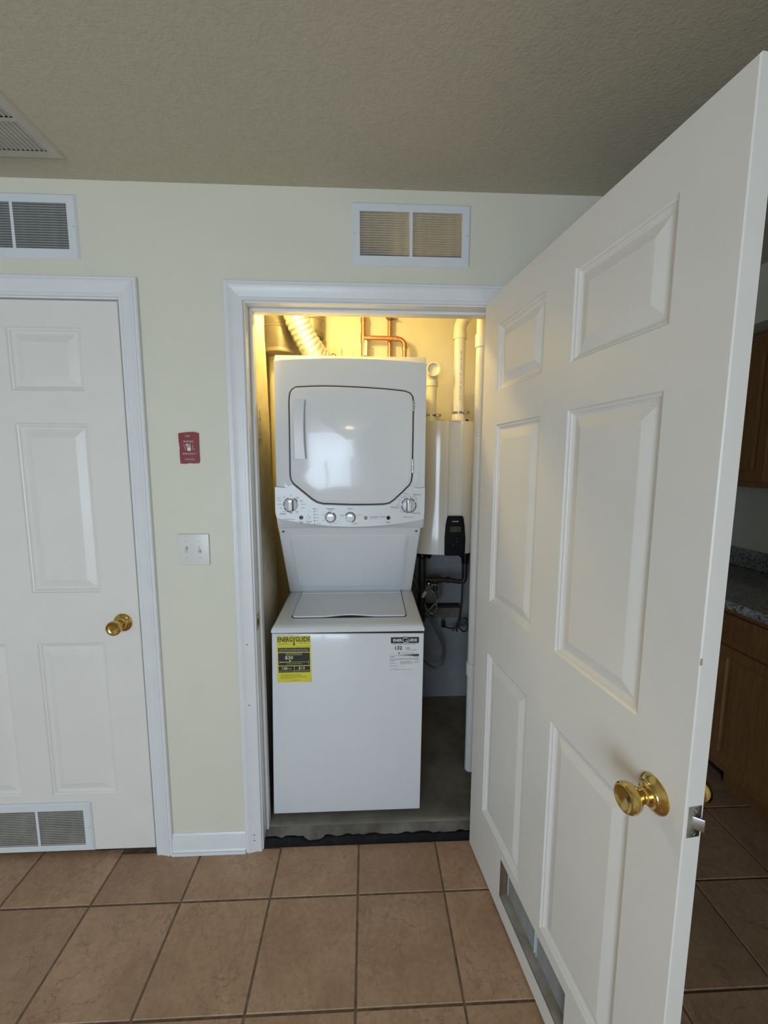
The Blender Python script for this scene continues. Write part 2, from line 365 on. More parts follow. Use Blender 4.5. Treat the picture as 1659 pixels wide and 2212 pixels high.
# ------------------------------------------------------------------ floor and tiles
b = nb(); bx(b, XL, XR, YB, 0.0, -0.1, -0.003); bx(b, LDL-0.02, LDR+0.02, 0, WT, -0.1, -0.003); bx(b, OPL-0.02, OPR+0.02, 0, WT, -0.1, -0.003); bx(b, XW, XR, 0, YF, -0.1, -0.003)
FLOOR = struct('floor', b, 'grout', 'floor of brown slate-look tiles with dark grout', smooth=None)
TS, G, Y0 = 0.31, 0.0068, -0.19
def tile_mesh(wx, wy):
    bm = nb(); c = 0.0016; h = 0.0
    lo = [(-wx/2, -wy/2), (wx/2, -wy/2), (wx/2, wy/2), (-wx/2, wy/2)]
    hi = [(-wx/2+c, -wy/2+c), (wx/2-c, -wy/2+c), (wx/2-c, wy/2-c), (-wx/2+c, wy/2-c)]
    A = [bm.verts.new((*p, -0.005)) for p in lo]; B = [bm.verts.new((*p, -c)) for p in lo]; D = [bm.verts.new((*p, h)) for p in hi]
    for P, Q in ((A, B), (B, D)):
        for k in range(4): bm.faces.new((P[k], P[(k+1) % 4], Q[(k+1) % 4], Q[k]))
    bm.faces.new(D); return mesh('tile', bm, 'tile', None)
full = tile_mesh(TS-G, TS-G)
def add_tile(x0, x1, y0, y1):
    wx, wy = x1-x0, y1-y0
    if wx < 0.02 or wy < 0.02: return
    me = full if abs(wx-(TS-G)) < 1e-4 and abs(wy-(TS-G)) < 1e-4 else tile_mesh(wx, wy)
    o = bpy.data.objects.new('tile', me); C.objects.link(o); o.parent = FLOOR; o.location = ((x0+x1)/2, (y0+y1)/2, 0)
for i in range(-9, 8):
    for j in range(-13, 8):
        x0, x1 = i*TS+G/2, (i+1)*TS-G/2; y0, y1 = Y0+j*TS+G/2, Y0+(j+1)*TS-G/2
        x0, x1, y0, y1 = max(x0, XL), min(x1, XR), max(y0, YB), min(y1, YF)
        if x1 <= x0 or y1 <= y0: continue
        if x1 > 1.76 and y1 > -1.4: x1 = min(x1, 1.80)
        if x1 <= x0: continue
        if y1 > 0:
            if x0 < XW < x1:
                if y0 < 0: add_tile(x0, XW, y0, min(y1, 0.0))
                add_tile(XW, x1, max(y0, 0.004) if y0 < 0 else y0, y1)
            elif x1 <= XW:
                if y0 < 0.0: add_tile(x0, x1, y0, 0.004 if OPL < (x0+x1)/2 < OPR else 0.022 if LDL < (x0+x1)/2 < LDR else 0.0)
            else: add_tile(x0, x1, y0, y1)
        else: add_tile(x0, x1, y0, y1)

# closet slab with lip and tar strip
b = nb(); prism(b, [(0.050, -0.003), (0.050, 0.0485), (0.056, 0.0535), (0.068, 0.055), (CLB-0.012, 0.055), (CLB-0.012, -0.003)], 'x', OPL, OPR, 0.0)
bx(b, CLL, OPL, WT, CLB-0.012, -0.003, 0.055); bx(b, OPR, CLR, WT, CLB-0.012, -0.003, 0.055)
struct('floor_closet', b, 'concrete', 'raised dusty concrete closet floor with a sloped lip', smooth=0.9)
b = nb(); prism(b, [(0.016, -0.003), (0.018, 0.024), (0.023, 0.029), (0.030, 0.0325), (0.044, 0.0440), (0.050, 0.0470), (0.050, -0.003)], 'x', OPL, OPR, 0.0)
struct('trim_closet_lip', b, 'lip', 'stained concrete lip along the front of the closet floor', smooth=0.5)
b = nb(); n = 40; rg = random.Random(5); rows = []
for k in range(n+1):
    x = OPL+(OPR-OPL)*k/n; t = 0.027+rg.uniform(-0.0025, 0.0025)-(0.012 if 8 <= k <= 10 else 0)
    rows.append([b.verts.new((x, 0.005, 0.0)), b.verts.new((x, 0.008+rg.uniform(0, .002), t*0.55)), b.verts.new((x, 0.0155, t)), b.verts.new((x, 0.024, t+0.002))])
for A, B in zip(rows, rows[1:]):
    for q in range(3): b.faces.new((A[q], B[q], B[q+1], A[q+1]))
struct('trim_threshold', b, 'tar', 'black tar strip along the closet threshold', smooth=0.8)

# ------------------------------------------------------------------ jambs, casings, baseboards
def jamb(name, l, r, t, strike=None, label=None):
    bm = nb(); bx(bm, l-HCL, l, -0.002, WT+0.002, 0.0, t+HCL, 0.0015); bx(bm, r, r+HCL, -0.002, WT+0.002, 0.0, t+HCL, 0.0015); bx(bm, l, r, -0.002, WT+0.002, t, t+HCL, 0.0015)
    # stops
    s0, s1, th = 0.043, 0.078, 0.011
    bx(bm, l, l+th, s0, s1, 0.0, t, 0.003); bx(bm, r-th, r, s0, s1, 0.0, t, 0.003); bx(bm, l+th, r-th, s0, s1, t-th, t, 0.003)
    return struct(name, bm, 'trim', label)
jb = jamb('trim_closet_jamb', OPL, OPR, OPT, label='white door frame jamb of the open closet')
jamb('trim_left_jamb', LDL, LDR, LDT, label='white door frame jamb of the closed door')
b = nb(); bx(b, OPL-0.001, OPL+0.0015, 0.008, 0.036, 0.905, 0.965, 0.0006); o = obj('strike_plate', b, 'brassd', jb, 'small brass strike plate on the jamb')
b = nb(); bx(b, OPL, OPL+0.0022, 0.014, 0.028, 0.922, 0.946); obj('strike_hole', b, 'dark', o)
PROF = [(0.0, 0.0), (0.0, 0.0085), (0.003, 0.011), (0.010, 0.011), (0.012, 0.0095), (0.017, 0.0105), (0.030, 0.0125), (0.043, 0.0155), (0.047, 0.0175), (0.051, 0.0175), (0.053, 0.0150), (0.060, 0.0150), (0.063, 0.012), (0.063, 0.0)]
def casing(name, l, r, t, zb=0.0):
    rv = 0.005
    L, R, T = l-rv, r+rv, t+rv
    path = {'leg_l': [((L-u, zb), (L-u, T+u)) for u, d in PROF], 'leg_r': [((R+u, zb), (R+u, T+u)) for u, d in PROF], 'head': [((L-u, T+u), (R+u, T+u)) for u, d in PROF]}
    root = None
    for key in ('leg_l', 'head', 'leg_r'):
        bm = nb(); A = []; B = []
        for (p, q), (u, d) in zip(path[key], PROF):
            A.append(bm.verts.new((p[0], -d, p[1]))); B.append(bm.verts.new((q[0], -d, q[1])))
        for k in range(len(A)-1): bm.faces.new((A[k], A[k+1], B[k+1], B[k]))
        bm.faces.new(A); bm.faces.new(B[::-1]); bm.faces.new((A[0], B[0], B[-1], A[-1]))
        if root is None: root = struct(name, bm, 'trim', 'white moulded door casing', smooth=0.35)
        else: obj('casing_board', bm, 'trim', root, smooth=0.35)
    return root
cz1 = casing('trim_1', OPL, OPR, OPT); cz1['label'] = 'white moulded casing around the open closet doorway'
cz2 = casing('trim_2', LDL, LDR, LDT); cz2['label'] = 'white moulded casing around the closed door'
# nail marks on the closet casing
for z in (0.05, 0.075, 0.62, 0.86):
    b = nb(); lathe(b, [(0, 0), (0.0003, 0.0022), (-0.0004, 0.0026)], (OPL-0.033, -0.0128, z), (0, -1, 0), 8); obj('nail_mark', b, 'ink', cz1)
bb = nb()
prism(bb, [(0, 0), (-0.016, 0), (-0.016, 0.012), (-0.012, 0.018), (-0.0115, 0.058), (-0.009, 0.066), (-0.0075, 0.078), (-0.004, 0.084), (0, 0.085)], 'x', LDR+0.068, OPL-0.068)
bx(bb, LDR+0.066, OPL-0.066, -0.0215, -0.0155, 0, 0.013, 0.002)
struct('baseboard_front', bb, 'trim', 'white baseboard between the two door casings', smooth=0.4)
bb = nb(); prism(bb, [(0, 0), (-0.014, 0), (-0.012, 0.075), (-0.004, 0.084), (0, 0.085)], 'x', OPR+0.068, XW)
struct('baseboard_right', bb, 'trim', smooth=0.4)
bb = nb(); prism(bb, [(0, 0), (-0.014, 0), (-0.012, 0.075), (-0.004, 0.084), (0, 0.085)], 'x', XL, LDL-0.068)
struct('baseboard_left', bb, 'trim', smooth=0.4)
# patio door window behind the photographer
x0, x1, z0, z1 = WIN; b = nb()
cellwall(b, x0, x1, z0, z1, YB-0.08, YB+0.01, [(x0+0.06, (x0+x1)/2-0.04, z0+0.08, z1-0.06), ((x0+x1)/2+0.04, x1-0.06, z0+0.08, z1-0.06)])
wn = struct('window_1', b, 'trim', 'patio glass door in the wall behind the photographer', smooth=None)
for a, c in ((x0+0.06, (x0+x1)/2-0.04), ((x0+x1)/2+0.04, x1-0.06)):
    b = nb(); bx(b, a, c, YB-0.04, YB-0.036, z0+0.08, z1-0.06); obj('pane', b, 'glass', wn, smooth=None)

# ------------------------------------------------------------------ grilles
SLAT = {}
def grille(parent, x0, x1, z0, z1, nsl=18, fr=0.030, mid=0.010, slope=0.12, depth=0.0135, flip=False, framemat='vent', slatmat='slat', screws=True, bars=1):
    """local coords: plate in XZ plane, outer face towards -y (plate sits proud of y=0), slats behind it"""
    bm = nb(); t = 0.006
    bounds = [(x0+fr, x1-fr)]
    cx = (x0+x1)/2; holes = [(x0+fr, cx-mid/2, z0+fr, z1-fr), (cx+mid/2, x1-fr, z0+fr, z1-fr)]
    cellwall(bm, x0+0.006, x1-0.006, z0+0.006, z1-0.006, -t, -t+0.0012, holes)
    # sloped rim
    a = [(x0, -0.0005, z0), (x1, -0.0005, z0), (x1, -0.0005, z1), (x0, -0.0005, z1)]
    c = [(x0+0.006, -t, z0+0.006), (x1-0.006, -t, z0+0.006), (x1-0.006, -t, z1-0.006), (x0+0.006, -t, z1-0.006)]
    for k in range(4): quad(bm, [a[k], a[(k+1) % 4], c[(k+1) % 4], c[k]])
    for h in holes:   # inner lips of the openings
        for (p, q) in (((h[0], h[2]), (h[1], h[2])), ((h[1], h[2]), (h[1], h[3])), ((h[1], h[3]), (h[0], h[3])), ((h[0], h[3]), (h[0], h[2]))):
            quad(bm, [(p[0], -t, p[1]), (q[0], -t, q[1]), (q[0], 0.008, q[1]), (p[0], 0.008, p[1])])
    f = obj('frame', bm, framemat, parent, local=True, smooth=None)
    w_ = holes[0][1]-holes[0][0]; key = (round(w_, 4), slope, depth, slatmat)
    if key not in SLAT:
        bs = nb(); th = 0.0009
        y0_, y1_ = -t+0.0006, -t+0.0006+depth; dz = -slope*depth
        prism(bs, [(y0_, 0), (y1_, dz), (y1_, dz+th), (y0_, th+0.0006), (y0_-0.0004, th)], 'x', -w_/2, w_/2)
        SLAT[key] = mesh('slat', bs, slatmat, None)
    for h in holes:
        pitch = (h[3]-h[2])/nsl
        for k in range(nsl):
            o = bpy.data.objects.new('slat', SLAT[key]); C.objects.link(o); o.parent = parent
            o.location = ((h[0]+h[1])/2, 0, h[2]+pitch*(k+0.75))
    if screws:
        for sx in (x0+0.012, x1-0.012):
            bs = nb(); lathe(bs, [(0, 0.0035), (0.001, 0.003), (0.0013, 0)], (sx, -t, (z0+z1)/2), (0, -1, 0), 10); obj('screw', bs, 'knobgrey', parent, local=True)
    return f
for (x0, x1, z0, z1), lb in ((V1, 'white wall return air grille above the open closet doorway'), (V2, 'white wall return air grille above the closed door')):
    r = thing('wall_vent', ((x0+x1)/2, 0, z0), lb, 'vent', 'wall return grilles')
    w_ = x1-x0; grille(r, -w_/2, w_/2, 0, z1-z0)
# ceiling register: slats run along y
r = thing('ceiling_vent', (-1.066, -0.299, HC), 'beige ceiling return air grille near the closed door', 'vent')
cv = bpy.data.objects.new('grille', None); C.objects.link(cv); cv.parent = r
def ceil_grille():
    hw, t = 0.2025, 0.006; bm = nb(); holes = []
    fr = 0.032; barw = 0.014
    inner = 2*hw-2*fr; n = 3; cw = (inner-barw*(n-1))/n
    ys = [(-hw+fr+k*(cw+barw), -hw+fr+k*(cw+barw)+cw) for k in range(n)]
    xs = sorted({-hw+0.006, hw-0.006, -hw+fr, hw-fr}); yl = sorted({-hw+0.006, hw-0.006} | {v for y in ys for v in y})
    for i in range(3):
        for j in range(len(yl)-1):
            cxm, cym = (xs[i]+xs[i+1])/2, (yl[j]+yl[j+1])/2
            if i == 1 and any(a < cym < c for a, c in ys): continue
            quad(bm, [(xs[i], yl[j], -t), (xs[i], yl[j+1], -t), (xs[i+1], yl[j+1], -t), (xs[i+1], yl[j], -t)])
    a = [(-hw, -hw, -0.0005), (hw, -hw, -0.0005), (hw, hw, -0.0005), (-hw, hw, -0.0005)]
    c = [(-hw+0.006, -hw+0.006, -t), (hw-0.006, -hw+0.006, -t), (hw-0.006, hw-0.006, -t), (-hw+0.006, hw-0.006, -t)]
    for k in range(4): quad(bm, [a[k], a[(k+1) % 4], c[(k+1) % 4], c[k]])
    obj('frame', bm, 'ceilvent', r, local=True, smooth=None)
    bm = nb(); quad(bm, [(-hw+fr, -hw+fr, -0.0008), (hw-fr, -hw+fr, -0.0008), (hw-fr, hw-fr, -0.0008), (-hw+fr, hw-fr, -0.0008)]); obj('duct_backing', bm, 'dark', r, local=True, smooth=None)
    bs = nb(); prism(bs, [(-0.0045, -t+0.0004), (0.0025, -0.0015), (0.0032, -0.0018), (-0.0035, -t)], 'y', -cw/2, cw/2); sm = mesh('slat', bs, 'ceilvent', None)
    m_ = 26; p = inner/m_
    for y in ys:
        for k in range(m_):
            o = bpy.data.objects.new('slat', sm); C.objects.link(o); o.parent = r; o.location = (-hw+fr+p*(k+0.5), (y[0]+y[1])/2, 0)
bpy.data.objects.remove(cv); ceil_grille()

# ------------------------------------------------------------------ six-panel doors
RINGS = [(0.0, 0.0), (0.0035, 0.0030), (0.0085, 0.0042), (0.0095, 0.0058), (0.0150, 0.0085), (0.0195, 0.0090), (0.0225, 0.0082), (0.0460, 0.0025), (0.0480, 0.0022)]
def panel_mesh(wx, hz):
    """raised panel filling a wx x hz opening, at y=0 facing -y"""
    bm = nb(); rings = []
    for u, d in RINGS:
        d = d*1.3
        rings.append([bm.verts.new(p) for p in ((u, d, u), (wx-u, d, u), (wx-u, d, hz-u), (u, d, hz-u))])
    for A, B in zip(rings, rings[1:]):
        for k in range(4): bm.faces.new((A[k], A[(k+1) % 4], B[(k+1) % 4], B[k]))
    bm.faces.new(rings[-1]); bmesh.ops.recalc_face_normals(bm, faces=bm.faces)
    # make sure facing -y
    if bm.faces[:][-1].normal.y > 0: bmesh.ops.reverse_faces(bm, faces=bm.faces)
    return mesh('panel', bm, 'door', None, fix=False)
def shift_rows(rows, d): return [(a+d, c+d) for a, c in rows]
def six_panel_door(root_name, w_, h_, th, cols, rows, hole=None, label=''):
    bm = nb(); ch = 0.002
    pans = [(a, b_, c, d) for a, b_ in cols for c, d in rows]
    holes = pans+([hole] if hole else [])
    for yy, sgn in ((0.0, 1), (th, -1)):
        xs = sorted({ch, w_-ch} | {h[k] for h in holes for k in (0, 1)}); zs = sorted({ch, h_-ch} | {h[k] for h in holes for k in (2, 3)})
        for i in range(len(xs)-1):
            for j in range(len(zs)-1):
                cx, cz = (xs[i]+xs[i+1])/2, (zs[j]+zs[j+1])/2
                if any(h[0] < cx < h[1] and h[2] < cz < h[3] for h in holes): continue
                quad(bm, [(xs[i], yy, zs[j]), (xs[i+1], yy, zs[j]), (xs[i+1], yy, zs[j+1]), (xs[i], yy, zs[j+1])])
        o4 = [(0, yy+sgn*ch, 0), (w_, yy+sgn*ch, 0), (w_, yy+sgn*ch, h_), (0, yy+sgn*ch, h_)]
        i4 = [(ch, yy, ch), (w_-ch, yy, ch), (w_-ch, yy, h_-ch), (ch, yy, h_-ch)]
        for k in range(4): quad(bm, [o4[k], o4[(k+1) % 4], i4[(k+1) % 4], i4[k]])
    a4 = [(0, ch, 0), (w_, ch, 0), (w_, ch, h_), (0, ch, h_)]; b4 = [(x, th-ch, z) for x, y, z in a4]
    for k in range(4): quad(bm, [a4[k], a4[(k+1) % 4], b4[(k+1) % 4], b4[k]])
    bmesh.ops.remove_doubles(bm, verts=bm.verts, dist=1e-5)
    # orient: front towards -y, back towards +y, rims outward
    for f in bm.faces:
        f.normal_update(); c = f.calc_center_median()
        want = Vector((c.x-w_/2, (c.y-th/2)*80, c.z-h_/2)) if abs(f.normal.y) > 0.3 else Vector((c.x-w_/2, 0, c.z-h_/2))
        if f.normal.y*(c.y-th/2) < -1e-6 or (abs(f.normal.y) < 0.3 and f.normal.dot(want) < 0): f.normal_flip()
    root = struct(root_name, bm, 'door', label, smooth=None, fix=False)
    cache = {}
    for (a, b_, c, d) in pans:
        key = (round(b_-a, 4), round(d-c, 4))
        if key not in cache: cache[key] = panel_mesh(b_-a, d-c)
        o = bpy.data.objects.new('panel', cache[key]); C.objects.link(o); o.parent = root; o.location = (a, 0, c)
        o = bpy.data.objects.new('panel', cache[key]); C.objects.link(o); o.parent = root; o.location = (b_, th, c); o.rotation_euler = (0, 0, PI)
    return root
ROWS = [(0.236, 0.850), (1.040, 1.643), (1.752, 1.960)]
def knob(root, x, z, y, sgn):
    """tulip brass knob; sgn -1: on the face towards -y"""
    k = bpy.data.objects.new('door_knob', None); C.objects.link(k); k.parent = root; k.location = (x, y, z); k['label'] = 'polished brass door knob'
    d = (0, sgn, 0)
    b = nb(); lathe(b, [(-0.0005, 0.0335), (0.002, 0.0335), (0.0045, 0.031), (0.007, 0.026), (0.0095, 0.0215), (0.012, 0.0195), (0.0165, 0.0185), (0.018, 0.016), (0.018, 0)], (0, 0, 0), d, 48); obj('rosette', b, 'brass', k, local=True, smooth=0.5)
    b = nb(); lathe(b, [(0.016, 0.0125), (0.021, 0.0125), (0.022, 0.0115), (0.0225, 0.0135), (0.026, 0.0135), (0.0275, 0.0115), (0.031, 0.0125), (0.037, 0.0175), (0.043, 0.0232), (0.050, 0.0262), (0.0565, 0.0268), (0.061, 0.0258), (0.0635, 0.0235), (0.0635, 0.0215), (0.061, 0.0185), (0.0595, 0.013), (0.059, 0)], (0, 0, 0), d, 48); obj('knob', b, 'brass', k, local=True, smooth=0.5)
    for s in (-1, 1):
        b = nb(); lathe(b, [(0, 0.0032), (0.0012, 0.003), (0.0014, 0)], (0.0255*s*0.92, sgn*0.0066, -0.0255*s*0.4), d, 12); obj('screw', b, 'brassd', k, local=True)
    return k
# closed door on the left (door_1)
DW1, DH1 = 0.844, 2.047
d1 = six_panel_door('door_1', DW1, DH1, 0.035, [(0.120, 0.363), (0.472, 0.715)], ROWS, None, 'closed white six-panel door with a vent grille at its foot')
d1.location = (LDL+0.005, 0.002, 0.021)
knob(d1, DW1-0.060, 0.926, 0.0, -1)
vg = bpy.data.objects.new('vent_grille', None); C.objects.link(vg); vg.parent = d1; vg.location = (DW1/2-0.012, -0.0005, 0.001); vg['label'] = 'white vent grille at the foot of the closed door'
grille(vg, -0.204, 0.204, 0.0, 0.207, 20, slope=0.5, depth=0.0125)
b = nb(); flat(b, -0.174, 0.174, 0.03, 0.177, -0.0003+0.0); obj('backing', b, 'greyraw', vg, local=True, smooth=None)
for o in list(vg.children):
    if o.name.startswith('slat'): o.location.y -= 0.0
# open door (door_2): local x from hinge to free edge, local -y = visible closet-side face
DW2, DH2, DT2 = 0.884, 2.071, 0.036
HOLE = (0.266, 0.622, 0.066, 0.204)
d2 = six_panel_door('door_2', DW2, DH2, DT2, [(0.110, 0.381), (0.500, 0.771)], shift_rows(ROWS, 0.006), HOLE, 'open white six-panel door swung out from the closet')
# the panel rows sit slightly higher on this door
TH2 = math.radians(-82.488)
d2.location = (0.4459, -0.012, 0.0086); d2.rotation_euler = (0, 0, TH2)
kz = 0.9284
knob(d2, 0.822, kz, 0.0, -1); knob(d2, 0.822, kz, DT2, 1)
# cut-out lining with grille on the far face
a, c, z0, z1 = HOLE; b = nb(); lt = 0.0
quad(b, [(a, 0.0015, z1), (c, 0.0015, z1), (c, DT2-0.001, z1), (a, DT2-0.001, z1)]); obj('cutout_top', b, 'wood_raw', d2, local=True, smooth=None)
b = nb(); quad(b, [(a, 0.0015, z0), (a, 0.0015, z1), (a, DT2-0.001, z1), (a, DT2-0.001, z0)]); quad(b, [(c, 0.0015, z0), (c, 0.0015, z1), (c, DT2-0.001, z1), (c, DT2-0.001, z0)]); obj('cutout_side', b, 'wood_raw', d2, local=True, smooth=None)
b = nb(); quad(b, [(a, 0.0015, z0), (c, 0.0015, z0), (c, DT2-0.001, z0), (a, DT2-0.001, z0)]); obj('cutout_sill', b, 'greyraw', d2, local=True, smooth=None)
vg2 = bpy.data.objects.new('vent_grille', None); C.objects.link(vg2); vg2.parent = d2; vg2.location = (DW2/2, DT2+0.0005, 0.031); vg2.rotation_euler = (0, 0, PI); vg2['label'] = 'vent grille on the far face of the open door, seen through its cut-out'
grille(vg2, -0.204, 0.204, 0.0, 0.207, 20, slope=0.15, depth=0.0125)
# latch on the free edge
lp = bpy.data.objects.new('latch', None); C.objects.link(lp); lp.parent = d2; lp.location = (DW2, DT2/2, kz); lp['label'] = 'steel latch on the door edge'
b = nb(); bx(b, -0.001, 0.0012, -0.0125, 0.0125, -0.0285, 0.0285, 0.0008); obj('latch_plate', b, 'steel', lp, local=True)
b = nb(); prism(b, [(-0.002, -0.008), (0.0125, 0.0085), (0.0085, 0.0085), (-0.002, 0.0085)], 'z', -0.011, 0.011, 0.0012); obj('bolt', b, 'steel', lp, local=True)
for s in (-1, 1):
    b = nb(); lathe(b, [(0.001, 0.004), (0.0018, 0.0035), (0.0005, 0.001), (0.0005, 0)], (0, 0, 0.0215*s), (1, 0, 0), 14); obj('screw', b, 'steel', lp, local=True)
# scuffs/chip on the free edge
b = nb(); bx(b, DW2-0.0015, DW2+0.0006, 0.0005, 0.0035, 1.205, 1.216, 0.0005); obj('chip', b, 'greyraw', d2, local=True)
# hinges on the hinge edge
for z in (0.25, 1.05, 1.85):
    b = nb(); cyl(b, (0.0, DT2+0.006, z-0.045), (0.0, DT2+0.006, z+0.045), 0.006, seg=14); bx(b, -0.0015, 0.0, 0.004, DT2+0.004, z-0.045, z+0.045); obj('hinge', b, 'brassd', d2, local=True)

# ================================================================== LAUNDRY CENTER
LC = thing('laundry_center', (-0.04, 0.40, 0.055), 'white stacked washer and dryer laundry center in the closet doorway', 'washer dryer')
# washer cabinet (slightly out of plumb, as the photo shows)
wl, wr, wyf, wyb = -0.353, 0.256, 0.087, 0.74
def skewbox(bm, pts8, bev):
    v = [bm.verts.new(p) for p in pts8]
    fs = [bm.faces.new([v[i] for i in q]) for q in [(0,1,2,3), (4,7,6,5), (0,4,5,1), (1,5,6,2), (2,6,7,3), (3,7,4,0)]]
    bmesh.ops.bevel(bm, geom=list({e for f in fs for e in f.edges}), offset=bev, segments=3, profile=0.5, affect='EDGES'); return bm
b = nb(); skewbox(b, [(-0.3575, wyf, 0.070), (0.2575, wyf, 0.072), (0.2575, wyb, 0.070), (-0.3575, wyb, 0.070), (-0.3430, wyf, 0.8585), (0.2640, wyf, 0.8505), (0.2640, wyb, 0.8585), (-0.3430, wyb, 0.8585)], 0.004)
obj('washer_cabinet', b, 'enamel', LC, smooth=0.7)
b = nb(); bx(b, -0.338, 0.259, wyf+0.006, wyb-0.004, 0.845, 0.868); obj('washer_seam', b, 'dark', LC, smooth=None)
for sx in (-0.325, 0.225):
    for sy in (0.13, 0.69):
        b = nb(); cyl(b, (sx, sy, 0.055), (sx, sy, 0.073), 0.018, 0.014, 16); obj('foot', b, 'black', LC)
# washer top: rim fascia + sloping deck
def top_section(y, x0, x1, zside, ztop, ins):
    return [(x0, y, zside), (x0, y, zside+(ztop-zside)*0.55), (x0+ins*0.35, y, ztop-0.004), (x0+ins, y, ztop), (x1-ins, y, ztop), (x1-ins*0.35, y, ztop-0.004), (x1, y, zside+(ztop-zside)*0.55), (x1, y, zside)]
b = nb()
secs = [top_section(0.083, -0.3435, 0.2645, 0.8625, 0.880, 0.010), top_section(0.081, -0.3435, 0.2645, 0.8625, 0.8845, 0.010), top_section(0.0865, -0.343, 0.2642, 0.8625, 0.8895, 0.012), top_section(0.10, -0.342, 0.264, 0.8625, 0.893, 0.016),
        top_section(0.16, -0.3405, 0.263, 0.8625, 0.900, 0.022), top_section(0.43, -0.339, 0.260, 0.8625, 0.917, 0.02), top_section(wyb, -0.339, 0.260, 0.8625, 0.917, 0.02)]
R = [[b.verts.new(p) for p in s] for s in secs]
for A, B in zip(R, R[1:]):
    for k in range(8): b.faces.new((A[k], A[(k+1) % 8], B[(k+1) % 8], B[k]))
b.faces.new(R[0]); b.faces.new(R[-1][::-1]); obj('washer_deck', b, 'plastic', LC, smooth=0.6)
# lid: gap line, lid, hand notch
def deckz(y): return 0.900+(y-0.16)*(0.017/0.27)
def lid_outline(y0, y1, x0, x1, rr, notch):
    pts = []
    for k in range(7):
        a = PI+PI/2*k/6; pts.append((x0+rr+rr*math.cos(a), y0+rr+rr*math.sin(a)))
    if notch:
        for k in range(21):
            t = k/20; x = x0+rr+(x1-x0-2*rr)*(0.22+0.56*t); pts.append((x, y0+0.016*math.sin(PI*t)**2))
    for k in range(7):
        a = 1.5*PI+PI/2*k/6; pts.append((x1-rr+rr*math.cos(a), y0+rr+rr*math.sin(a)))
    pts += [(x1, y1), (x0, y1)]; return pts
LX0, LX1, LY0, LY1 = -0.272, 0.196, 0.148, 0.452
def plate(bm, pts, zoff0, zoff1):
    A = [bm.verts.new((x, y, deckz(y)+zoff0)) for x, y in pts]; B = [bm.verts.new((x, y, deckz(y)+zoff1)) for x, y in pts]
    bm.faces.new(A[::-1]); bm.faces.new(B)
    for k in range(len(A)): bm.faces.new((A[k], A[(k+1) % len(A)], B[(k+1) % len(A)], B[k]))
b = nb(); plate(b, lid_outline(LY0-0.004, LY1, LX0-0.004, LX1+0.004, 0.016, False), 0.0, 0.0006); obj('lid_gap', b, 'dark', LC, smooth=None)
b = nb(); plate(b, lid_outline(LY0, LY1, LX0, LX1, 0.014, True), 0.0008, 0.0065); lid = obj('lid', b, 'plastic', LC, smooth=0.5)
b = nb(); plate(b, [(LX0+0.004, 0.395), (LX1-0.004, 0.395), (LX1-0.004, 0.400), (LX0+0.004, 0.400)], 0.0062, 0.0085); obj('lid_hinge_line', b, 'plastic', lid, smooth=None)
# neck: slanted service panel between washer deck and dryer
nl, nr = -0.333, 0.255
NT, NB_ = (0.170, 1.272), (0.436, 0.916)
b = nb(); v8 = []
for x in (0, 1):
    pass
poly = [(NT[0], NT[1]), (NB_[0], NB_[1]), (wyb, NB_[1]), (wyb, NT[1])]
A = [b.verts.new((-0.325 if p[1] > 1.2 else -0.335, *p)) for p in poly]; B = [b.verts.new((0.258 if p[1] > 1.2 else 0.250, *p)) for p in poly]
b.faces.new(A[::-1]); b.faces.new(B)
for k in range(4): b.faces.new((A[k], A[(k+1) % 4], B[(k+1) % 4], B[k]))
bmesh.ops.bevel(b, geom=[e for e in b.edges], offset=0.006, segments=3, profile=0.5, affect='EDGES')
neck = obj('service_panel', b, 'enamel', LC, smooth=0.7)
# embossed frame on the panel
nd = Vector((0, NB_[0]-NT[0], NB_[1]-NT[1])); NL = nd.length; nd.normalize(); nn = Vector((0, -1, 0)); nn = (nn-nd*nn.dot(nd)).normalized()
def onneck(x, s, h=0.0):
    p = Vector((x, NT[0], NT[1]))+nd*(s*NL)+nn*h; return p
b = nb(); ex0, ex1, s0, s1 = -0.288, 0.212, 0.10, 0.92
outer = []; inner = []
def rrect(x0, x1, s0, s1, rx, rs, arch=0.0):
    pts = []
    for cx, cs, a0 in ((x0+rx, s0+rs, PI), (x1-rx, s0+rs, 1.5*PI), (x1-rx, s1-rs, 0), (x0+rx, s1-rs, PI/2)):
        for k in range(6):
            a = a0+PI/2*k/5; pts.append((cx+rx*math.cos(a), cs+rs*math.sin(a)))
    return pts
o_ = rrect(ex0, ex1, s0, s1, 0.03, 0.06); i_ = rrect(ex0+0.010, ex1-0.010, s0+0.022, s1-0.022, 0.024, 0.048)
RO = [b.verts.new(onneck(x, s, 0.0)) for x, s in o_]; RI = [b.verts.new(onneck(x, s, 0.0045)) for x, s in i_]
for k in range(len(RO)): b.faces.new((RO[k], RO[(k+1) % len(RO)], RI[(k+1) % len(RI)], RI[k]))
b.faces.new(RI); obj('embossed_panel', b, 'enamel', neck, smooth=0.5)
for x in (-0.306, 0.239):
    b = nb(); p = onneck(x, 0.055, 0.0); lathe(b, [(0, 0.0062), (0.002, 0.005), (0.003, 0.002), (0.003, 0)], p, nn, 14); obj('screw', b, 'steel', neck)
# dryer cabinet
DY = 0.150
dl, dr, db_, dt = -0.323, 0.271, 1.268, 1.944
b = nb()
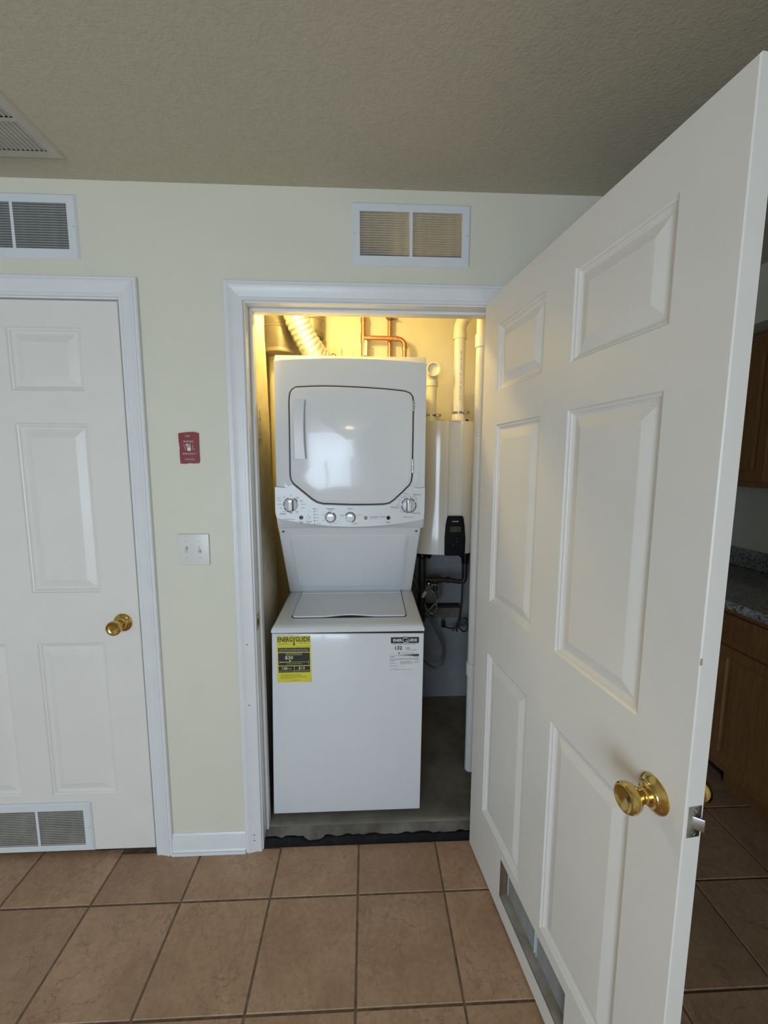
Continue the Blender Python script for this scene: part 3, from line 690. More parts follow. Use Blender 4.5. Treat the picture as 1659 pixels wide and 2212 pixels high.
# cross-section polygon in (y,z) swept over x with arched top bevel
NX = 24; ring = []
for k in range(NX+1):
    t = k/NX; x = (-0.3255+(dr+0.3225)*t); e = abs(2*t-1)
    zt = 1.931-0.013*e**2.2 - (0.0035*t)
    yb2 = 0.80
    rnd = 0.0 if 0.02 < t < 0.98 else 0.006
    xx = lambda z: x+0.006*((z-1.27)/0.67) if t < 0.5 else x-0.004*(1-(z-1.27)/0.67)*0+0.0
    ring.append([b.verts.new((xx(z), y, z)) for y, z in [(DY+0.004+rnd, 1.300), (DY+0.004+rnd, 1.45), (DY+rnd, 1.60), (DY+rnd, zt-0.006), (DY+0.0015+rnd, zt), (DY+0.030, dt+0.001), (yb2, dt+0.001), (yb2, 1.268), (DY+0.03, 1.268)]])
for A, B in zip(ring, ring[1:]):
    for k in range(9): b.faces.new((A[k], A[(k+1) % 9], B[(k+1) % 9], B[k]))
b.faces.new(ring[0]); b.faces.new(ring[-1][::-1]); obj('dryer_cabinet', b, 'enamel', LC, smooth=0.45)
# door outline (measured), in (x, z)
DOOR = [(-0.2605, 1.770), (-0.2575, 1.795), (-0.250, 1.808), (-0.236, 1.817), (-0.18, 1.8205), (-0.129, 1.822), (-0.075, 1.8215), (-0.022, 1.820), (0.03, 1.818), (0.085, 1.815), (0.14, 1.811), (0.185, 1.806), (0.203, 1.799), (0.212, 1.786), (0.2145, 1.765), (0.214, 1.62), (0.2125, 1.48), (0.210, 1.462), (0.203, 1.447), (0.175, 1.419), (0.142, 1.388), (0.125, 1.376), (0.104, 1.371), (0.04, 1.3695), (-0.025, 1.3695), (-0.08, 1.371), (-0.136, 1.373), (-0.160, 1.379), (-0.179, 1.391), (-0.215, 1.421), (-0.252, 1.452), (-0.260, 1.466), (-0.263, 1.483), (-0.262, 1.62)]
DCX, DCZ = -0.024, 1.60
def scaled(f): return [(DCX+(x-DCX)*f, DCZ+(z-DCZ)*f) for x, z in DOOR]
def offset(d):
    out = []; n = len(DOOR)
    for k in range(n):
        a, c, e = Vector(DOOR[k-1]), Vector(DOOR[k]), Vector(DOOR[(k+1) % n]); t = (e-a).normalized(); nrm = Vector((-t.y, t.x))
        if nrm.dot(c-Vector((DCX, DCZ))) < 0: nrm = -nrm
        out.append((c.x+nrm.x*d, c.y+nrm.y*d))
    return out
# moulded surround: soft recess step round the door
b = nb(); o2 = offset(0.030); o1 = offset(0.008); n = len(DOOR)
def hsur(p): return 1.0 if p[1] > 1.46 else 0.35
A = [b.verts.new((min(max(x, -0.318), 0.265), DY-0.0004, max(z, 1.36))) for x, z in o2]; Bv = [b.verts.new((x, DY-0.0035, z)) for x, z in o1]; Cv = [b.verts.new((x, DY+0.001, z)) for x, z in offset(0.004)]
for k in range(n):
    b.faces.new((A[k], A[(k+1) % n], Bv[(k+1) % n], Bv[k])); b.faces.new((Bv[k], Bv[(k+1) % n], Cv[(k+1) % n], Cv[k]))
obj('door_surround', b, 'enamel', LC, smooth=0.9)
b = nb(); prism(b, offset(0.0045), 'y', DY-0.0025, DY+0.002); obj('door_gap', b, 'dark', LC, smooth=None)
b = nb(); rr = []
for f, dy in [(1.0, 0.0), (1.0, -0.008), (0.994, -0.0105), (0.985, -0.0118), (0.95, -0.0140), (0.85, -0.0180), (0.7, -0.0225), (0.5, -0.0270), (0.25, -0.0302)]:
    rr.append([b.verts.new((x, DY-0.001+dy, z)) for x, z in scaled(f)])
for A, B in zip(rr, rr[1:]):
    for k in range(n): b.faces.new((A[k], A[(k+1) % n], B[(k+1) % n], B[k]))
cv_ = b.verts.new((DCX, DY-0.001-0.0312, DCZ))
for k in range(n): b.faces.new((rr[-1][k], rr[-1][(k+1) % n], cv_))
dd = obj('dryer_door', b, 'enamel', LC, smooth=0.8)
# handle: vertical grip, front leaning, hollow on the right
b = nb(); hz0, hz1 = 1.546, 1.767; rings = []
for k in range(15):
    t = k/14; z = hz0+(hz1-hz0)*t; e = (2*t-1)**2
    xr = -0.199-0.004*(1-e)*1.2; yf = DY-0.040-0.006*(1-e)
    rings.append([b.verts.new(p) for p in ((-0.2455, DY-0.010, z), (-0.2445, yf+0.004, z), (-0.240, yf, z), (xr-0.003, yf+0.002, z), (xr, yf+0.006, z), (xr-0.006-0.010*(1-e), DY-0.010, z))])
for A, B in zip(rings, rings[1:]):
    for k in range(6): b.faces.new((A[k], A[(k+1) % 6], B[(k+1) % 6], B[k]))
b.faces.new(rings[0]); b.faces.new(rings[-1][::-1]); obj('handle', b, 'plastic', dd, smooth=0.5)
for z0, z1 in ((1.732, 1.772), (1.492, 1.547)):
    b = nb(); nk = 4
    for q in range(nk):
        a = z0+(z1-z0)*q/nk; cyl(b, (0.2165, DY-0.008, a+0.0008), (0.2165, DY-0.008, a+(z1-z0)/nk-0.0008), 0.0042, seg=12)
    obj('hinge', b, 'steel', dd)
# control panel: follows the door's lower outline
def ctl_outline():
    low = [p for p in offset(0.0075) if p[1] < 1.452]
    L = [p for p in low if p[0] < -0.14 and p[1] > 1.375]; Rr = [p for p in low if p[0] > 0.10 and p[1] > 1.372]
    low = sorted(low, key=lambda p: p[0])
    top = [(-0.3255, 1.4365), (-0.285, 1.433)]+low+[(0.24, 1.431), (0.2665, 1.4345)]
    bot = []
    for k in range(21):
        t = k/20; x = 0.262+(-0.322-0.262)*t; bot.append((x, 1.309-0.034*math.sin(PI*min(max(t*1.0, 0), 1))**0.8+0.006*t))
    return top+[(0.2655, 1.33)]+bot+[(-0.3265, 1.335)]
CO = ctl_outline(); b = nb(); PY = DY-0.010
A = [b.verts.new((x, DY+0.003, z)) for x, z in CO]; B = [b.verts.new((x, PY, z)) for x, z in CO]
b.faces.new(B); nn_ = len(CO)
for k in range(nn_): b.faces.new((A[k], A[(k+1) % nn_], B[(k+1) % nn_], B[k]))
bmesh.ops.recalc_face_normals(b, faces=b.faces)
bmesh.ops.triangulate(b, faces=[f for f in b.faces if len(f.verts) > 4])
cp = obj('control_panel', b, 'plastic', LC, smooth=0.5)
# lower lip under the panel sloping back
b = nb(); la = []; 
for k in range(21):
    t = k/20; x = 0.262+(-0.322-0.262)*t; zt = 1.309-0.034*math.sin(PI*t)**0.8+0.006*t
    la.append((b.verts.new((x, PY+0.0005, zt)), b.verts.new((x, DY+0.012, min(1.281, zt-0.001)-0.006)), b.verts.new((x, DY+0.02, 1.268))))
for p, q in zip(la, la[1:]):
    b.faces.new((p[0], q[0], q[1], p[1])); b.faces.new((p[1], q[1], q[2], p[2]))
obj('panel_lip', b, 'plastic', LC, smooth=0.8)
def ring_arc(bm, cx, cz, r0_, r1_, a0, a1, y, seg=24):
    P = []
    for k in range(seg+1):
        a = a0+(a1-a0)*k/seg; P.append((bm.verts.new((cx+r0_*math.cos(a), y, cz+r0_*math.sin(a))), bm.verts.new((cx+r1_*math.cos(a), y, cz+r1_*math.sin(a)))))
    for p, q in zip(P, P[1:]): bm.faces.new((p[0], q[0], q[1], p[1]))
def big_knob(cx, cz, arcs, side):
    k = bpy.data.objects.new('cycle_knob', None); C.objects.link(k); k.parent = LC; k.location = Vector((cx, PY, cz))-LC.location; k['label'] = 'round white cycle selector dial with a raised grip'
    b = nb(); lathe(b, [(0, 0.026), (0.006, 0.0255), (0.009, 0.0235), (0.0095, 0.0225), (0.0095, 0)], (0, 0, 0), (0, -1, 0), 36); obj('dial', b, 'knobgrey', k, local=True, smooth=0.5)
    b = nb(); bx(b, -0.0075, 0.0075, -0.026, -0.009, -0.0205, 0.0215, 0.003, 3); obj('grip', b, 'plastic', k, local=True)
    b = nb(); bx(b, -0.0085 if side > 0 else -0.0105, 0.0105 if side > 0 else 0.0085, -0.0102, -0.0092, -0.0228, 0.0205, 0.0004); obj('grip_shadow_line', b, 'black', k, local=True)
    b = nb(); bx(b, -0.0066, 0.0066, -0.0268, -0.0255, 0.0125, 0.0208, 0.0004); obj('chrome_cap', b, 'chrome', k, local=True)
    b = nb(); bx(b, -0.0007, 0.0007, -0.0272, -0.0262, 0.0140, 0.0205); obj('pointer_line', b, 'black', k, local=True)
    b = nb()
    for a0, a1 in arcs: ring_arc(b, 0, 0, 0.0272, 0.0305, math.radians(a0), math.radians(a1), -0.0012, 10)
    obj('scale_ring', b, 'inkblack', k, local=True, smooth=None)
big_knob(-0.264, 1.3655, [(66, 28), (108, 148), (151, 190), (201, 228), (231, 262), (265, 277)], 1)
big_knob(0.2025, 1.3635, [(82, 66), (62, 38), (22, 2), (-2, -18), (-21, -37), (-40, -56), (-59, -75), (-78, -90), (-93, -112), (-116, -130), (-134, -146), (-150, -176), (-196, -222), (-226, -262)], -1)
def small_knob(cx, cz, arcs):
    k = bpy.data.objects.new('option_knob', None); C.objects.link(k); k.parent = LC; k.location = Vector((cx, PY, cz))-LC.location; k['label'] = 'small round white option knob'
    b = nb(); lathe(b, [(0, 0.0185), (0.007, 0.018), (0.013, 0.0160), (0.0145, 0.0145), (0.0145, 0)], (0, 0, 0), (0, -1, 0), 32); obj('dial', b, 'knobgrey', k, local=True, smooth=0.5)
    b = nb(); quad(b, [(-0.0095, -0.0149, 0.0060), (0.0095, -0.0149, 0.0060), (0.006, -0.0149, 0.0128), (-0.006, -0.0149, 0.0128)]); obj('chrome_cap', b, 'chrome', k, local=True, smooth=None)
    b = nb(); bx(b, -0.0006, 0.0006, -0.0156, -0.0148, 0.0075, 0.0140); obj('pointer_line', b, 'black', k, local=True)
    b = nb()
    for a0, a1 in arcs: ring_arc(b, 0, 0, 0.0192, 0.0218, math.radians(a0), math.radians(a1), -0.0012, 12)
    obj('scale_ring', b, 'inkblack', k, local=True, smooth=None)
small_knob(-0.1095, 1.3165, [(88, 148), (151, 208), (211, 268), (271, 318), (-40, 60)])
small_knob(-0.0315, 1.3155, [(88, 160), (-68, 84)])
for x, z, mt_, nm in ((-0.2255, 1.3155, 'black', 'start_button'), (-0.1975, 1.3155, 'plastic', 'signal_button'), (0.1205, 1.3135, 'black', 'start_button')):
    b = nb(); lathe(b, [(0, 0.0078), (0.003, 0.0076), (0.0045, 0.0062), (0.005, 0)], (x, PY, z), (0, -1, 0), 24); obj(nm, b, mt_, LC)
# printed lettering on the control panel
b = nb(); Yt = PY-0.0006
def T(s, x, z, size=0.0062, al='CENTER', **k): stext(b, s, x, z, size, Yt, al, **k)
T('Off', -0.264, 1.4020, 0.005); T('Light', -0.290, 1.3965, 0.005); T('Colors', -0.311, 1.3925, 0.0062); T('Medium', -0.309, 1.3835, 0.005); T('Heavy', -0.308, 1.3685, 0.005); T('Light', -0.304, 1.3545, 0.005); T('Medium', -0.291, 1.3385, 0.005); T('Whites', -0.297, 1.3300, 0.0078, bold=0.0001); T('Heavy', -0.264, 1.3315, 0.005)
T('Rinse', -0.239, 1.3965, 0.005); T('& Spin', -0.237, 1.3925, 0.005); T('Quick', -0.224, 1.3835, 0.005); T('Wash', -0.224, 1.3795, 0.005); T('Delicates', -0.215, 1.3685, 0.005); T('Casuals', -0.219, 1.3535, 0.005); T('Bulky', -0.241, 1.3395, 0.005); T('Items', -0.241, 1.3355, 0.005)
obj('wash_cycle_lettering', b, 'ink', cp, smooth=None); b = nb()
T('WASHER CYCLES', -0.272, 1.3080, 0.0056); T('Start', -0.2255, 1.2985, 0.0078, bold=0.0001); T('Pause', -0.2255, 1.2925, 0.0045)
T('Fabric Softener', -0.196, 1.3005, 0.0042); T('Wash Rinse', -0.196, 1.2965, 0.0042); T('Signal', -0.196, 1.2925, 0.0042)
obj('start_lettering', b, 'ink', cp, smooth=None); b = nb()
T('Status', -0.171, 1.3505, 0.0066, bold=0.0001)
for s, z in (('Lid', 1.3400), ('Wash', 1.3275), ('Rinse', 1.3150), ('Spin', 1.3025), ('Lid Locked', 1.2900)): T(s, -0.168, z, 0.0048, 'LEFT')
obj('status_lettering', b, 'ink', cp, smooth=None); b = nb()
T('Temperature', -0.1095, 1.3510, 0.0066, bold=0.0001); T('Wash / Rinse', -0.1095, 1.3465, 0.0038); T('Tap Cold', -0.1095, 1.3425, 0.0040); T('Cold', -0.138, 1.3275, 0.0045); T('Cold', -0.138, 1.3030, 0.0045); T('Warm', -0.1095, 1.2895, 0.0045); T('Warm', -0.089, 1.2925, 0.0045); T('Hot', -0.080, 1.3020, 0.0045)
obj('temperature_lettering', b, 'ink', cp, smooth=None); b = nb()
T('Options', -0.0315, 1.3510, 0.0066, bold=0.0001); T('Off', -0.0315, 1.3420, 0.0042); T('Ex. Rinse', -0.064, 1.3255, 0.0045); T('Ex. Rinse', -0.064, 1.3210, 0.0040); T('Soft Rinse', 0.004, 1.3250, 0.0045); T('Ex. Rinse +', -0.012, 1.2925, 0.0045); T('Soft Rinse', -0.012, 1.2885, 0.0045)
obj('options_lettering', b, 'ink', cp, smooth=None); b = nb()
T('WASHER | DRYER', 0.046, 1.3170, 0.0080, 'LEFT'); T('High Performance', 0.046, 1.3105, 0.0042, 'LEFT'); T('Start', 0.1205, 1.2955, 0.0080, bold=0.0001)
obj('brand_lettering', b, 'ink', cp, smooth=None); b = nb()
T('Cottons', 0.190, 1.4110, 0.0068); T('Easy Care', 0.2350, 1.4065, 0.0078, bold=0.0001); T('Delicates', 0.1450, 1.3560, 0.0078, bold=0.0001); T('Timed Dry', 0.2305, 1.3325, 0.0078, bold=0.0001); T('DRYER CYCLES', 0.2000, 1.3160, 0.0060)
for s, x, z in (('Off', 0.2025, 1.4005), ('Energy', 0.188, 1.4020), ('Saver', 0.186, 1.3985), ('More Dry', 0.177, 1.3945), ('Less Dry', 0.163, 1.3845), ('Off', 0.163, 1.3735), ('Energy', 0.158, 1.3645), ('Saver', 0.162, 1.3615), ('More Dry', 0.163, 1.3515), ('Off', 0.173, 1.3450), ('Dewrinkle', 0.177, 1.3385), ('Fluff', 0.185, 1.3345), ('More Dry', 0.221, 1.3980), ('Energy', 0.231, 1.3935), ('Saver', 0.234, 1.3895), ('Off', 0.232, 1.3800), ('70', 0.238, 1.3665), ('60', 0.234, 1.3575), ('50', 0.231, 1.3510), ('40', 0.227, 1.3455), ('30', 0.222, 1.3400), ('20', 0.214, 1.3375), ('10', 0.206, 1.3355)): T(s, x, z, 0.0042)
obj('dry_cycle_lettering', b, 'ink', cp, smooth=None)
for z in (1.3400, 1.3275, 1.3150, 1.3025, 1.2900):
    b = nb(); bx(b, -0.1745, -0.1720, Yt-0.0005, PY, z-0.0026, z+0.0026); obj('status_light', b, 'black', cp, smooth=None)
b = nb(); flat(b, -0.1980, -0.1972, 1.326, 1.3395, Yt); flat(b, -0.1980, -0.178, 1.3392, 1.3400, Yt); obj('bracket_line', b, 'knobgrey', cp, smooth=None)
b = nb(); lathe(b, [(0, 0.0072), (0.0006, 0.0070), (0.0008, 0)], (0.0305, PY, 1.3135), (0, -1, 0), 24); lg = obj('logo_disc', b, 'inkblack', cp)
b = nb(); stext(b, 'GE', 0.0305, 1.3135, 0.0076, PY-0.0012, bold=0.0001); ring_arc(b, 0.0305, 1.3135, 0.0058, 0.0063, 0, 2*PI, PY-0.0012, 28); obj('logo_letters', b, 'paper', lg, smooth=None)
b = nb(); bx(b, -0.3135, -0.2880, DY+0.0015, DY+0.004, 1.2905, 1.2985, 0.0005); obj('rating_sticker', b, 'paper', cp)

# energy labels on the washer front
def washer_label(name, x0, x1, z0, z1, m, lab, skew=0.0):
    b = nb(); yl = wyf-0.0006
    n_ = 8; top = [(x0+(x1-x0)*k/n_, z1+skew*k/n_) for k in range(n_+1)]; bot = [(x1+0.002-(x1-x0+0.004)*k/n_, z0) for k in range(n_+1)]
    prism(b, bot[::-1]+top[::-1], 'y', yl, wyf+0.001); return obj(name, b, m, LC, lab, smooth=None)
# yellow guide
x0, x1, z0, z1 = -0.3235, -0.1905, 0.654, 0.849
el = washer_label('energy_label', x0, x1, z0, z1, 'yellow', 'yellow and black ENERGYGUIDE sticker'); W_ = x1-x0; H_ = z1-z0; yl = wyf-0.0010
def U(u): return x0+W_*u
def V(v): return z0+H_*v
def TT(bm, s, u, v, size, al='CENTER', y=None, **k): stext(bm, s, U(u), V(v), size, yl if y is None else y, al, **k)
b = nb(); TT(b, 'ENERGYGUIDE', 0.5, 0.918, 0.0268, sx=0.72, bold=0.0007)
flat(b, U(0.495), U(0.525), V(0.815), V(0.91), yl); quad(b, [(U(0.45), yl, V(0.835)), (U(0.51), yl, V(0.79)), (U(0.57), yl, V(0.835)), (U(0.51), yl, V(0.812))])
flat(b, U(0.03), U(0.97), V(0.655), V(0.745), yl); flat(b, U(0.03), U(0.97), V(0.365), V(0.637), yl); flat(b, U(0.03), U(0.492), V(0.215), V(0.348), yl); flat(b, U(0.506), U(0.97), V(0.215), V(0.348), yl)
obj('black_print', b, 'inkblack', el, smooth=None)
b = nb(); y2 = yl-0.0004
def T2(s, u, v, size, al='CENTER', **k): stext(b, s, U(u), V(v), size, y2, al, **k)
T2('Compare ONLY to other labels with yellow numbers.', 0.5, 0.713, 0.0068, sx=0.78); T2('Labels with yellow numbers are based on the same test procedures.', 0.5, 0.682, 0.0058, sx=0.72)
T2('Estimated Yearly Energy Cost', 0.5, 0.618, 0.0064, sx=0.85); T2('(when used with an electric water heater)', 0.5, 0.592, 0.0042, sx=0.9)
T2('$20', 0.35, 0.533, 0.0185, sx=1.15, bold=0.0003)
quad(b, [(U(0.345), y2, V(0.480)), (U(0.415), y2, V(0.480)), (U(0.38), y2, V(0.448)), (U(0.38), y2, V(0.4481))])
flat(b, U(0.075), U(0.40), V(0.434), V(0.447), y2); flat(b, U(0.40), U(0.93), V(0.438), V(0.444), y2); flat(b, U(0.07), U(0.078), V(0.40), V(0.46), y2); flat(b, U(0.925), U(0.933), V(0.40), V(0.465), y2)
T2('Cost Range of Similar Models', 0.5, 0.403, 0.0052); 
T2('138', 0.20, 0.300, 0.0150, sx=1.1, bold=0.0002); T2('kWh', 0.36, 0.292, 0.0075); T2('Estimated Yearly Electricity Use', 0.26, 0.247, 0.0048, sx=0.9)
T2('$14', 0.72, 0.305, 0.0150, sx=1.1, bold=0.0002); T2('Estimated Yearly Energy Cost', 0.74, 0.262, 0.0048, sx=0.9); T2('(when used with a natural gas water heater)', 0.74, 0.238, 0.0036, sx=0.9)
obj('yellow_print', b, 'inkyellow', el, smooth=None)
b = nb()
def T3(s, u, v, size, al='LEFT', **k): stext(b, s, U(u), V(v), size, yl, al, **k)
T3('U.S. Government', 0.02, 0.972, 0.0040); T3('Clothes Washer', 0.04, 0.845, 0.0050); T3('Capacity Class: Standard', 0.04, 0.826, 0.0044); T3('GE APPLIANCES', 0.64, 0.855, 0.0046); T3('Capacity: 2.3 cu. ft.', 0.64, 0.836, 0.0046); T3('Federal law prohibits removal of this label before consumer purchase.', 0.55, 0.772, 0.0030, sx=0.75)
for k, s in enumerate(('Your cost will depend on your utility rates and use.', 'Cost range based only on standard capacity models.', 'Estimated operating cost based on six wash loads a week and a', 'national average electricity cost of 14 cents per kWh and natural', 'gas cost of $1.21 per therm.')): T3(s, 0.09, 0.172-0.022*k, 0.0046, sx=0.86)
T3('ftc.gov/energy', 0.42, 0.045, 0.0056)
obj('fine_print', b, 'inkolive', el, smooth=None)
# white guide
x0, x1, z0, z1 = 0.1265, 0.2465, 0.690, 0.8435; W_ = x1-x0; H_ = z1-z0
el2 = washer_label('energy_label', x0, x1, z0, z1-0.004, 'enamel', 'white and black ENERGUIDE sticker')
b = nb(); flat(b, U(0.03), U(0.975), V(0.79), V(0.955), yl); TT(b, 'Canada', 0.50, 0.972, 0.0056)
TT(b, 'Energy consumption / Consommation énergétique', 0.5, 0.765, 0.0056, sx=0.82); TT(b, '132', 0.28, 0.655, 0.0205, sx=1.05, bold=0.0006); TT(b, 'kWh', 0.54, 0.650, 0.0085, 'LEFT', bold=0.0001); TT(b, 'per year / par année', 0.54, 0.603, 0.0058, 'LEFT', sx=0.9)
quad(b, [(U(0.27), yl, V(0.535)), (U(0.345), yl, V(0.535)), (U(0.308), yl, V(0.49)), (U(0.308), yl, V(0.4901))]); TT(b, 'This model / Ce modèle', 0.39, 0.52, 0.0052, 'LEFT')
TT(b, '67 kWh', 0.0, 0.415, 0.0058, 'LEFT', bold=0.0001); TT(b, '381 kWh', 0.98, 0.42, 0.0058, 'RIGHT', bold=0.0001)
for k, s in enumerate(('Uses least energy /', 'Consomme le moins', "d'énergie")): TT(b, s, 0.0, 0.365-0.03*k, 0.0046, 'LEFT')
for k, s in enumerate(('Uses most energy /', 'Consomme le plus', "d'énergie")): TT(b, s, 0.98, 0.372-0.03*k, 0.0046, 'RIGHT')
TT(b, 'Similar models compared', 0.5, 0.362, 0.0054, sx=0.8, bold=0.0001)
for k, s in enumerate(('Top Load / Standard', 'À chargement par', 'le dessus / ordinaire')): TT(b, s, 0.35, 0.290-0.032*k, 0.0052, 'LEFT')
TT(b, 'Model number', 0.0, 0.245, 0.0046, 'LEFT'); TT(b, 'Numéro du modèle', 0.98, 0.25, 0.0046, 'RIGHT'); TT(b, 'Model / Modèle', 0.0, 0.172, 0.0046, 'LEFT'); TT(b, 'Removal of this label before first retail purchase is an offence.', 0.0, 0.06, 0.0036, 'LEFT'); TT(b, 'nrcan.gc.ca', 0.12, 0.09, 0.0034, 'LEFT')
obj('black_print', b, 'inkblack', el2, smooth=None)
b = nb(); TT(b, 'ENER', 0.252, 0.868, 0.0158, y=yl-0.0004, sx=0.95, bold=0.0005); TT(b, 'UIDE', 0.765, 0.868, 0.0158, y=yl-0.0004, sx=0.98, bold=0.0005)
ring_arc(b, U(0.515), V(0.874), 0.0088, 0.0112, 0.45, 2*PI-0.55, yl-0.0004, 28); flat(b, U(0.515), U(0.60), V(0.855), V(0.868), yl-0.0004); quad(b, [(U(0.575), yl-0.0004, V(0.868)), (U(0.60), yl-0.0004, V(0.868)), (U(0.625), yl-0.0004, V(0.805)), (U(0.60), yl-0.0004, V(0.805))]); obj('white_print', b, 'paper', el2, smooth=None)
gm = mat('label_grey_gradient', (0.3, 0.3, 0.3), 0.5); n_, l_, bb_ = nodes(gm); tc = n_.new('ShaderNodeTexCoord'); sx_ = n_.new('ShaderNodeSeparateXYZ'); l_.new(tc.outputs['Generated'], sx_.inputs[0]); l_.new(ramp(gm, sx_.outputs[0], [(0.2, (0.66, 0.66, 0.65)), (0.85, (0.012, 0.012, 0.012))]), bb_.inputs['Base Color'])
b = nb(); flat(b, U(0.0), U(0.98), V(0.435), V(0.483), yl); obj('scale_bar', b, gm, el2, smooth=None)

# ================================================================== CLOSET CONTENTS
# tankless water heater
WH = thing('water_heater', (0.445, 0.82, 1.038), 'white wall-hung tankless water heater with black control panel', 'water heater')
hp = [(0.283, 0.950), (0.283, 0.735), (0.286, 0.728), (0.294, 0.718)]+[(0.302+0.162*k/14, 0.668+1.7*(0.162-0.162*k/14)**2) for k in range(15)]+[(0.468, 0.680), (0.474, 0.684), (0.526, 0.684), (0.531, 0.678), (0.538, 0.674), (0.592, 0.694), (0.604, 0.706), (0.607, 0.72), (0.607, 0.950)]
b = nb(); prism(b, hp, 'z', 1.040, 1.752, 0.0)
bmesh.ops.bevel(b, geom=[e for e in b.edges if abs(e.verts[0].co.z-e.verts[1].co.z) < 1e-6], offset=0.007, segments=3, profile=0.5, affect='EDGES')
obj('housing', b, 'heater', WH, smooth=0.5)
def rpoly(pts, r, k=5):
    out = []; n = len(pts)
    for i in range(n):
        p, a, c = Vector(pts[i]), Vector(pts[i-1]), Vector(pts[(i+1) % n]); u, v = (a-p).normalized(), (c-p).normalized()
        for q in range(k+1):
            t = q/k; out.append(tuple(p+u*r*(1-t)**2+v*r*t**2))
    return out
b = nb(); prism(b, rpoly([(0.452, 1.037), (0.562, 1.037), (0.563, 1.13), (0.556, 1.205), (0.548, 1.252), (0.464, 1.252), (0.455, 1.205), (0.451, 1.13)], 0.010), 'y', 0.658, 0.70); hc = obj('control_panel', b, 'black', WH, smooth=0.5)
b = nb(); bx(b, 0.479, 0.537, 0.6570, 0.659, 1.166, 1.196); obj('display', b, 'lcd', hc)
b = nb(); stext(b, 'NAVIEN', 0.507, 1.223, 0.0095, 0.6572, sx=1.0, bold=0.0002); obj('brand_lettering', b, 'knobgrey', hc, smooth=None)
b = nb(); bx(b, 0.517, 0.521, 0.6565, 0.659, 1.127, 1.132); bx(b, 0.517, 0.521, 0.6565, 0.659, 1.112, 1.117); bx(b, 0.494, 0.500, 0.6568, 0.659, 1.096, 1.099); obj('indicator_marks', b, 'ink', hc)
b = nb(); lathe(b, [(0, 0.010), (0.008, 0.009), (0.014, 0.005), (0.015, 0)], (0.569, 0.72, 1.750), (0, 0, 1), 16); obj('top_cap', b, 'black', WH)
b = nb(); bx(b, 0.32, 0.56, 0.950, CLB-0.001, 1.70, 1.745); obj('wall_bracket', b, 'steel', WH)
def clamp(b_, cx, cy, z, r): 
    cyl(b_, (cx, cy, z-0.006), (cx, cy, z+0.006), r, seg=28); bx(b_, cx+r*0.75, cx+r+0.014, cy-r-0.008, cy-r*0.4, z-0.007, z+0.007, 0.001); cyl(b_, (cx+r*0.6, cy-r-0.004, z), (cx+r+0.018, cy-r-0.004, z), 0.004, seg=10)
# PVC vent stub with an elbow (open end to the room)
PA = thing('pvc_vent', (0.388, 0.80, 1.752), 'short white PVC intake stub with an elbow, half hidden by the dryer', 'pipe', 'heater vent pipes')
b = nb(); cyl(b, (0.388, 0.80, 1.752), (0.388, 0.80, 1.79), 0.036, 0.034, 28); obj('adapter', b, 'pvc', PA)
b = nb(); cyl(b, (0.388, 0.80, 1.785), (0.388, 0.80, 1.955), 0.030, seg=28); obj('pipe', b, 'pvc', PA)
b = nb(); cyl(b, (0.388, 0.80, 1.945), (0.388, 0.80, 1.972), 0.0355, seg=28); pts = [(0.388-0.0*k, 0.80-0.055*(1-math.cos(PI/2*k/8)), 1.968+0.055*math.sin(PI/2*k/8)) for k in range(9)]; tube(b, pts, 0.0325, 28)
cyl(b, (0.388, 0.752, 2.023), (0.388, 0.728, 2.023), 0.0365, seg=28, caps=False); lathe(b, [(0, 0.0365), (0, 0.031), (-0.02, 0.031), (-0.02, 0)], (0.388, 0.728, 2.023), (0, -1, 0), 28); obj('elbow', b, 'pvc', PA)
b = nb(); clamp(b, 0.388, 0.80, 1.79, 0.0345); obj('hose_clamp', b, 'steel', PA)
PB = thing('pvc_vent', (0.541, 0.80, 1.752), 'tall white PVC exhaust pipe with printed text rising from the water heater', 'pipe', 'heater vent pipes')
b = nb(); cyl(b, (0.541, 0.80, 1.752), (0.541, 0.80, 1.798), 0.042, 0.036, 28); obj('adapter', b, 'pvc', PB)
b = nb(); cyl(b, (0.541, 0.80, 1.79), (0.539, 0.80, 2.215), 0.0300, seg=28); pb = obj('pipe', b, 'pvc', PB)
b = nb(); cyl(b, (0.539, 0.80, 2.195), (0.539, 0.80, 2.225), 0.036, seg=28); tube(b, crom([(0.539, 0.80, 2.220), (0.5395, 0.80, 2.25), (0.545, 0.80, 2.275), (0.555, 0.80, 2.298)], 5), 0.0335, 28); cyl(b, (0.552, 0.80, 2.292), (0.566, 0.80, 2.322), 0.0365, seg=28); obj('elbow', b, 'pvc', PB)
b = nb(); cyl(b, (0.560, 0.80, 2.310), (0.615, 0.80, 2.4375), 0.030, seg=28); obj('pipe', b, 'pvc', PB)
b = nb(); clamp(b, 0.541, 0.80, 1.806, 0.0345); obj('hose_clamp', b, 'steel', PB)
b = nb(); stext(b, 'PVC 1120  SCH 40  ASTM D1785', 0.5415, 2.00, 0.0085, 0.7694, rot=PI/2, sx=2.2); obj('pipe_print', b, 'ink', pb, smooth=None)
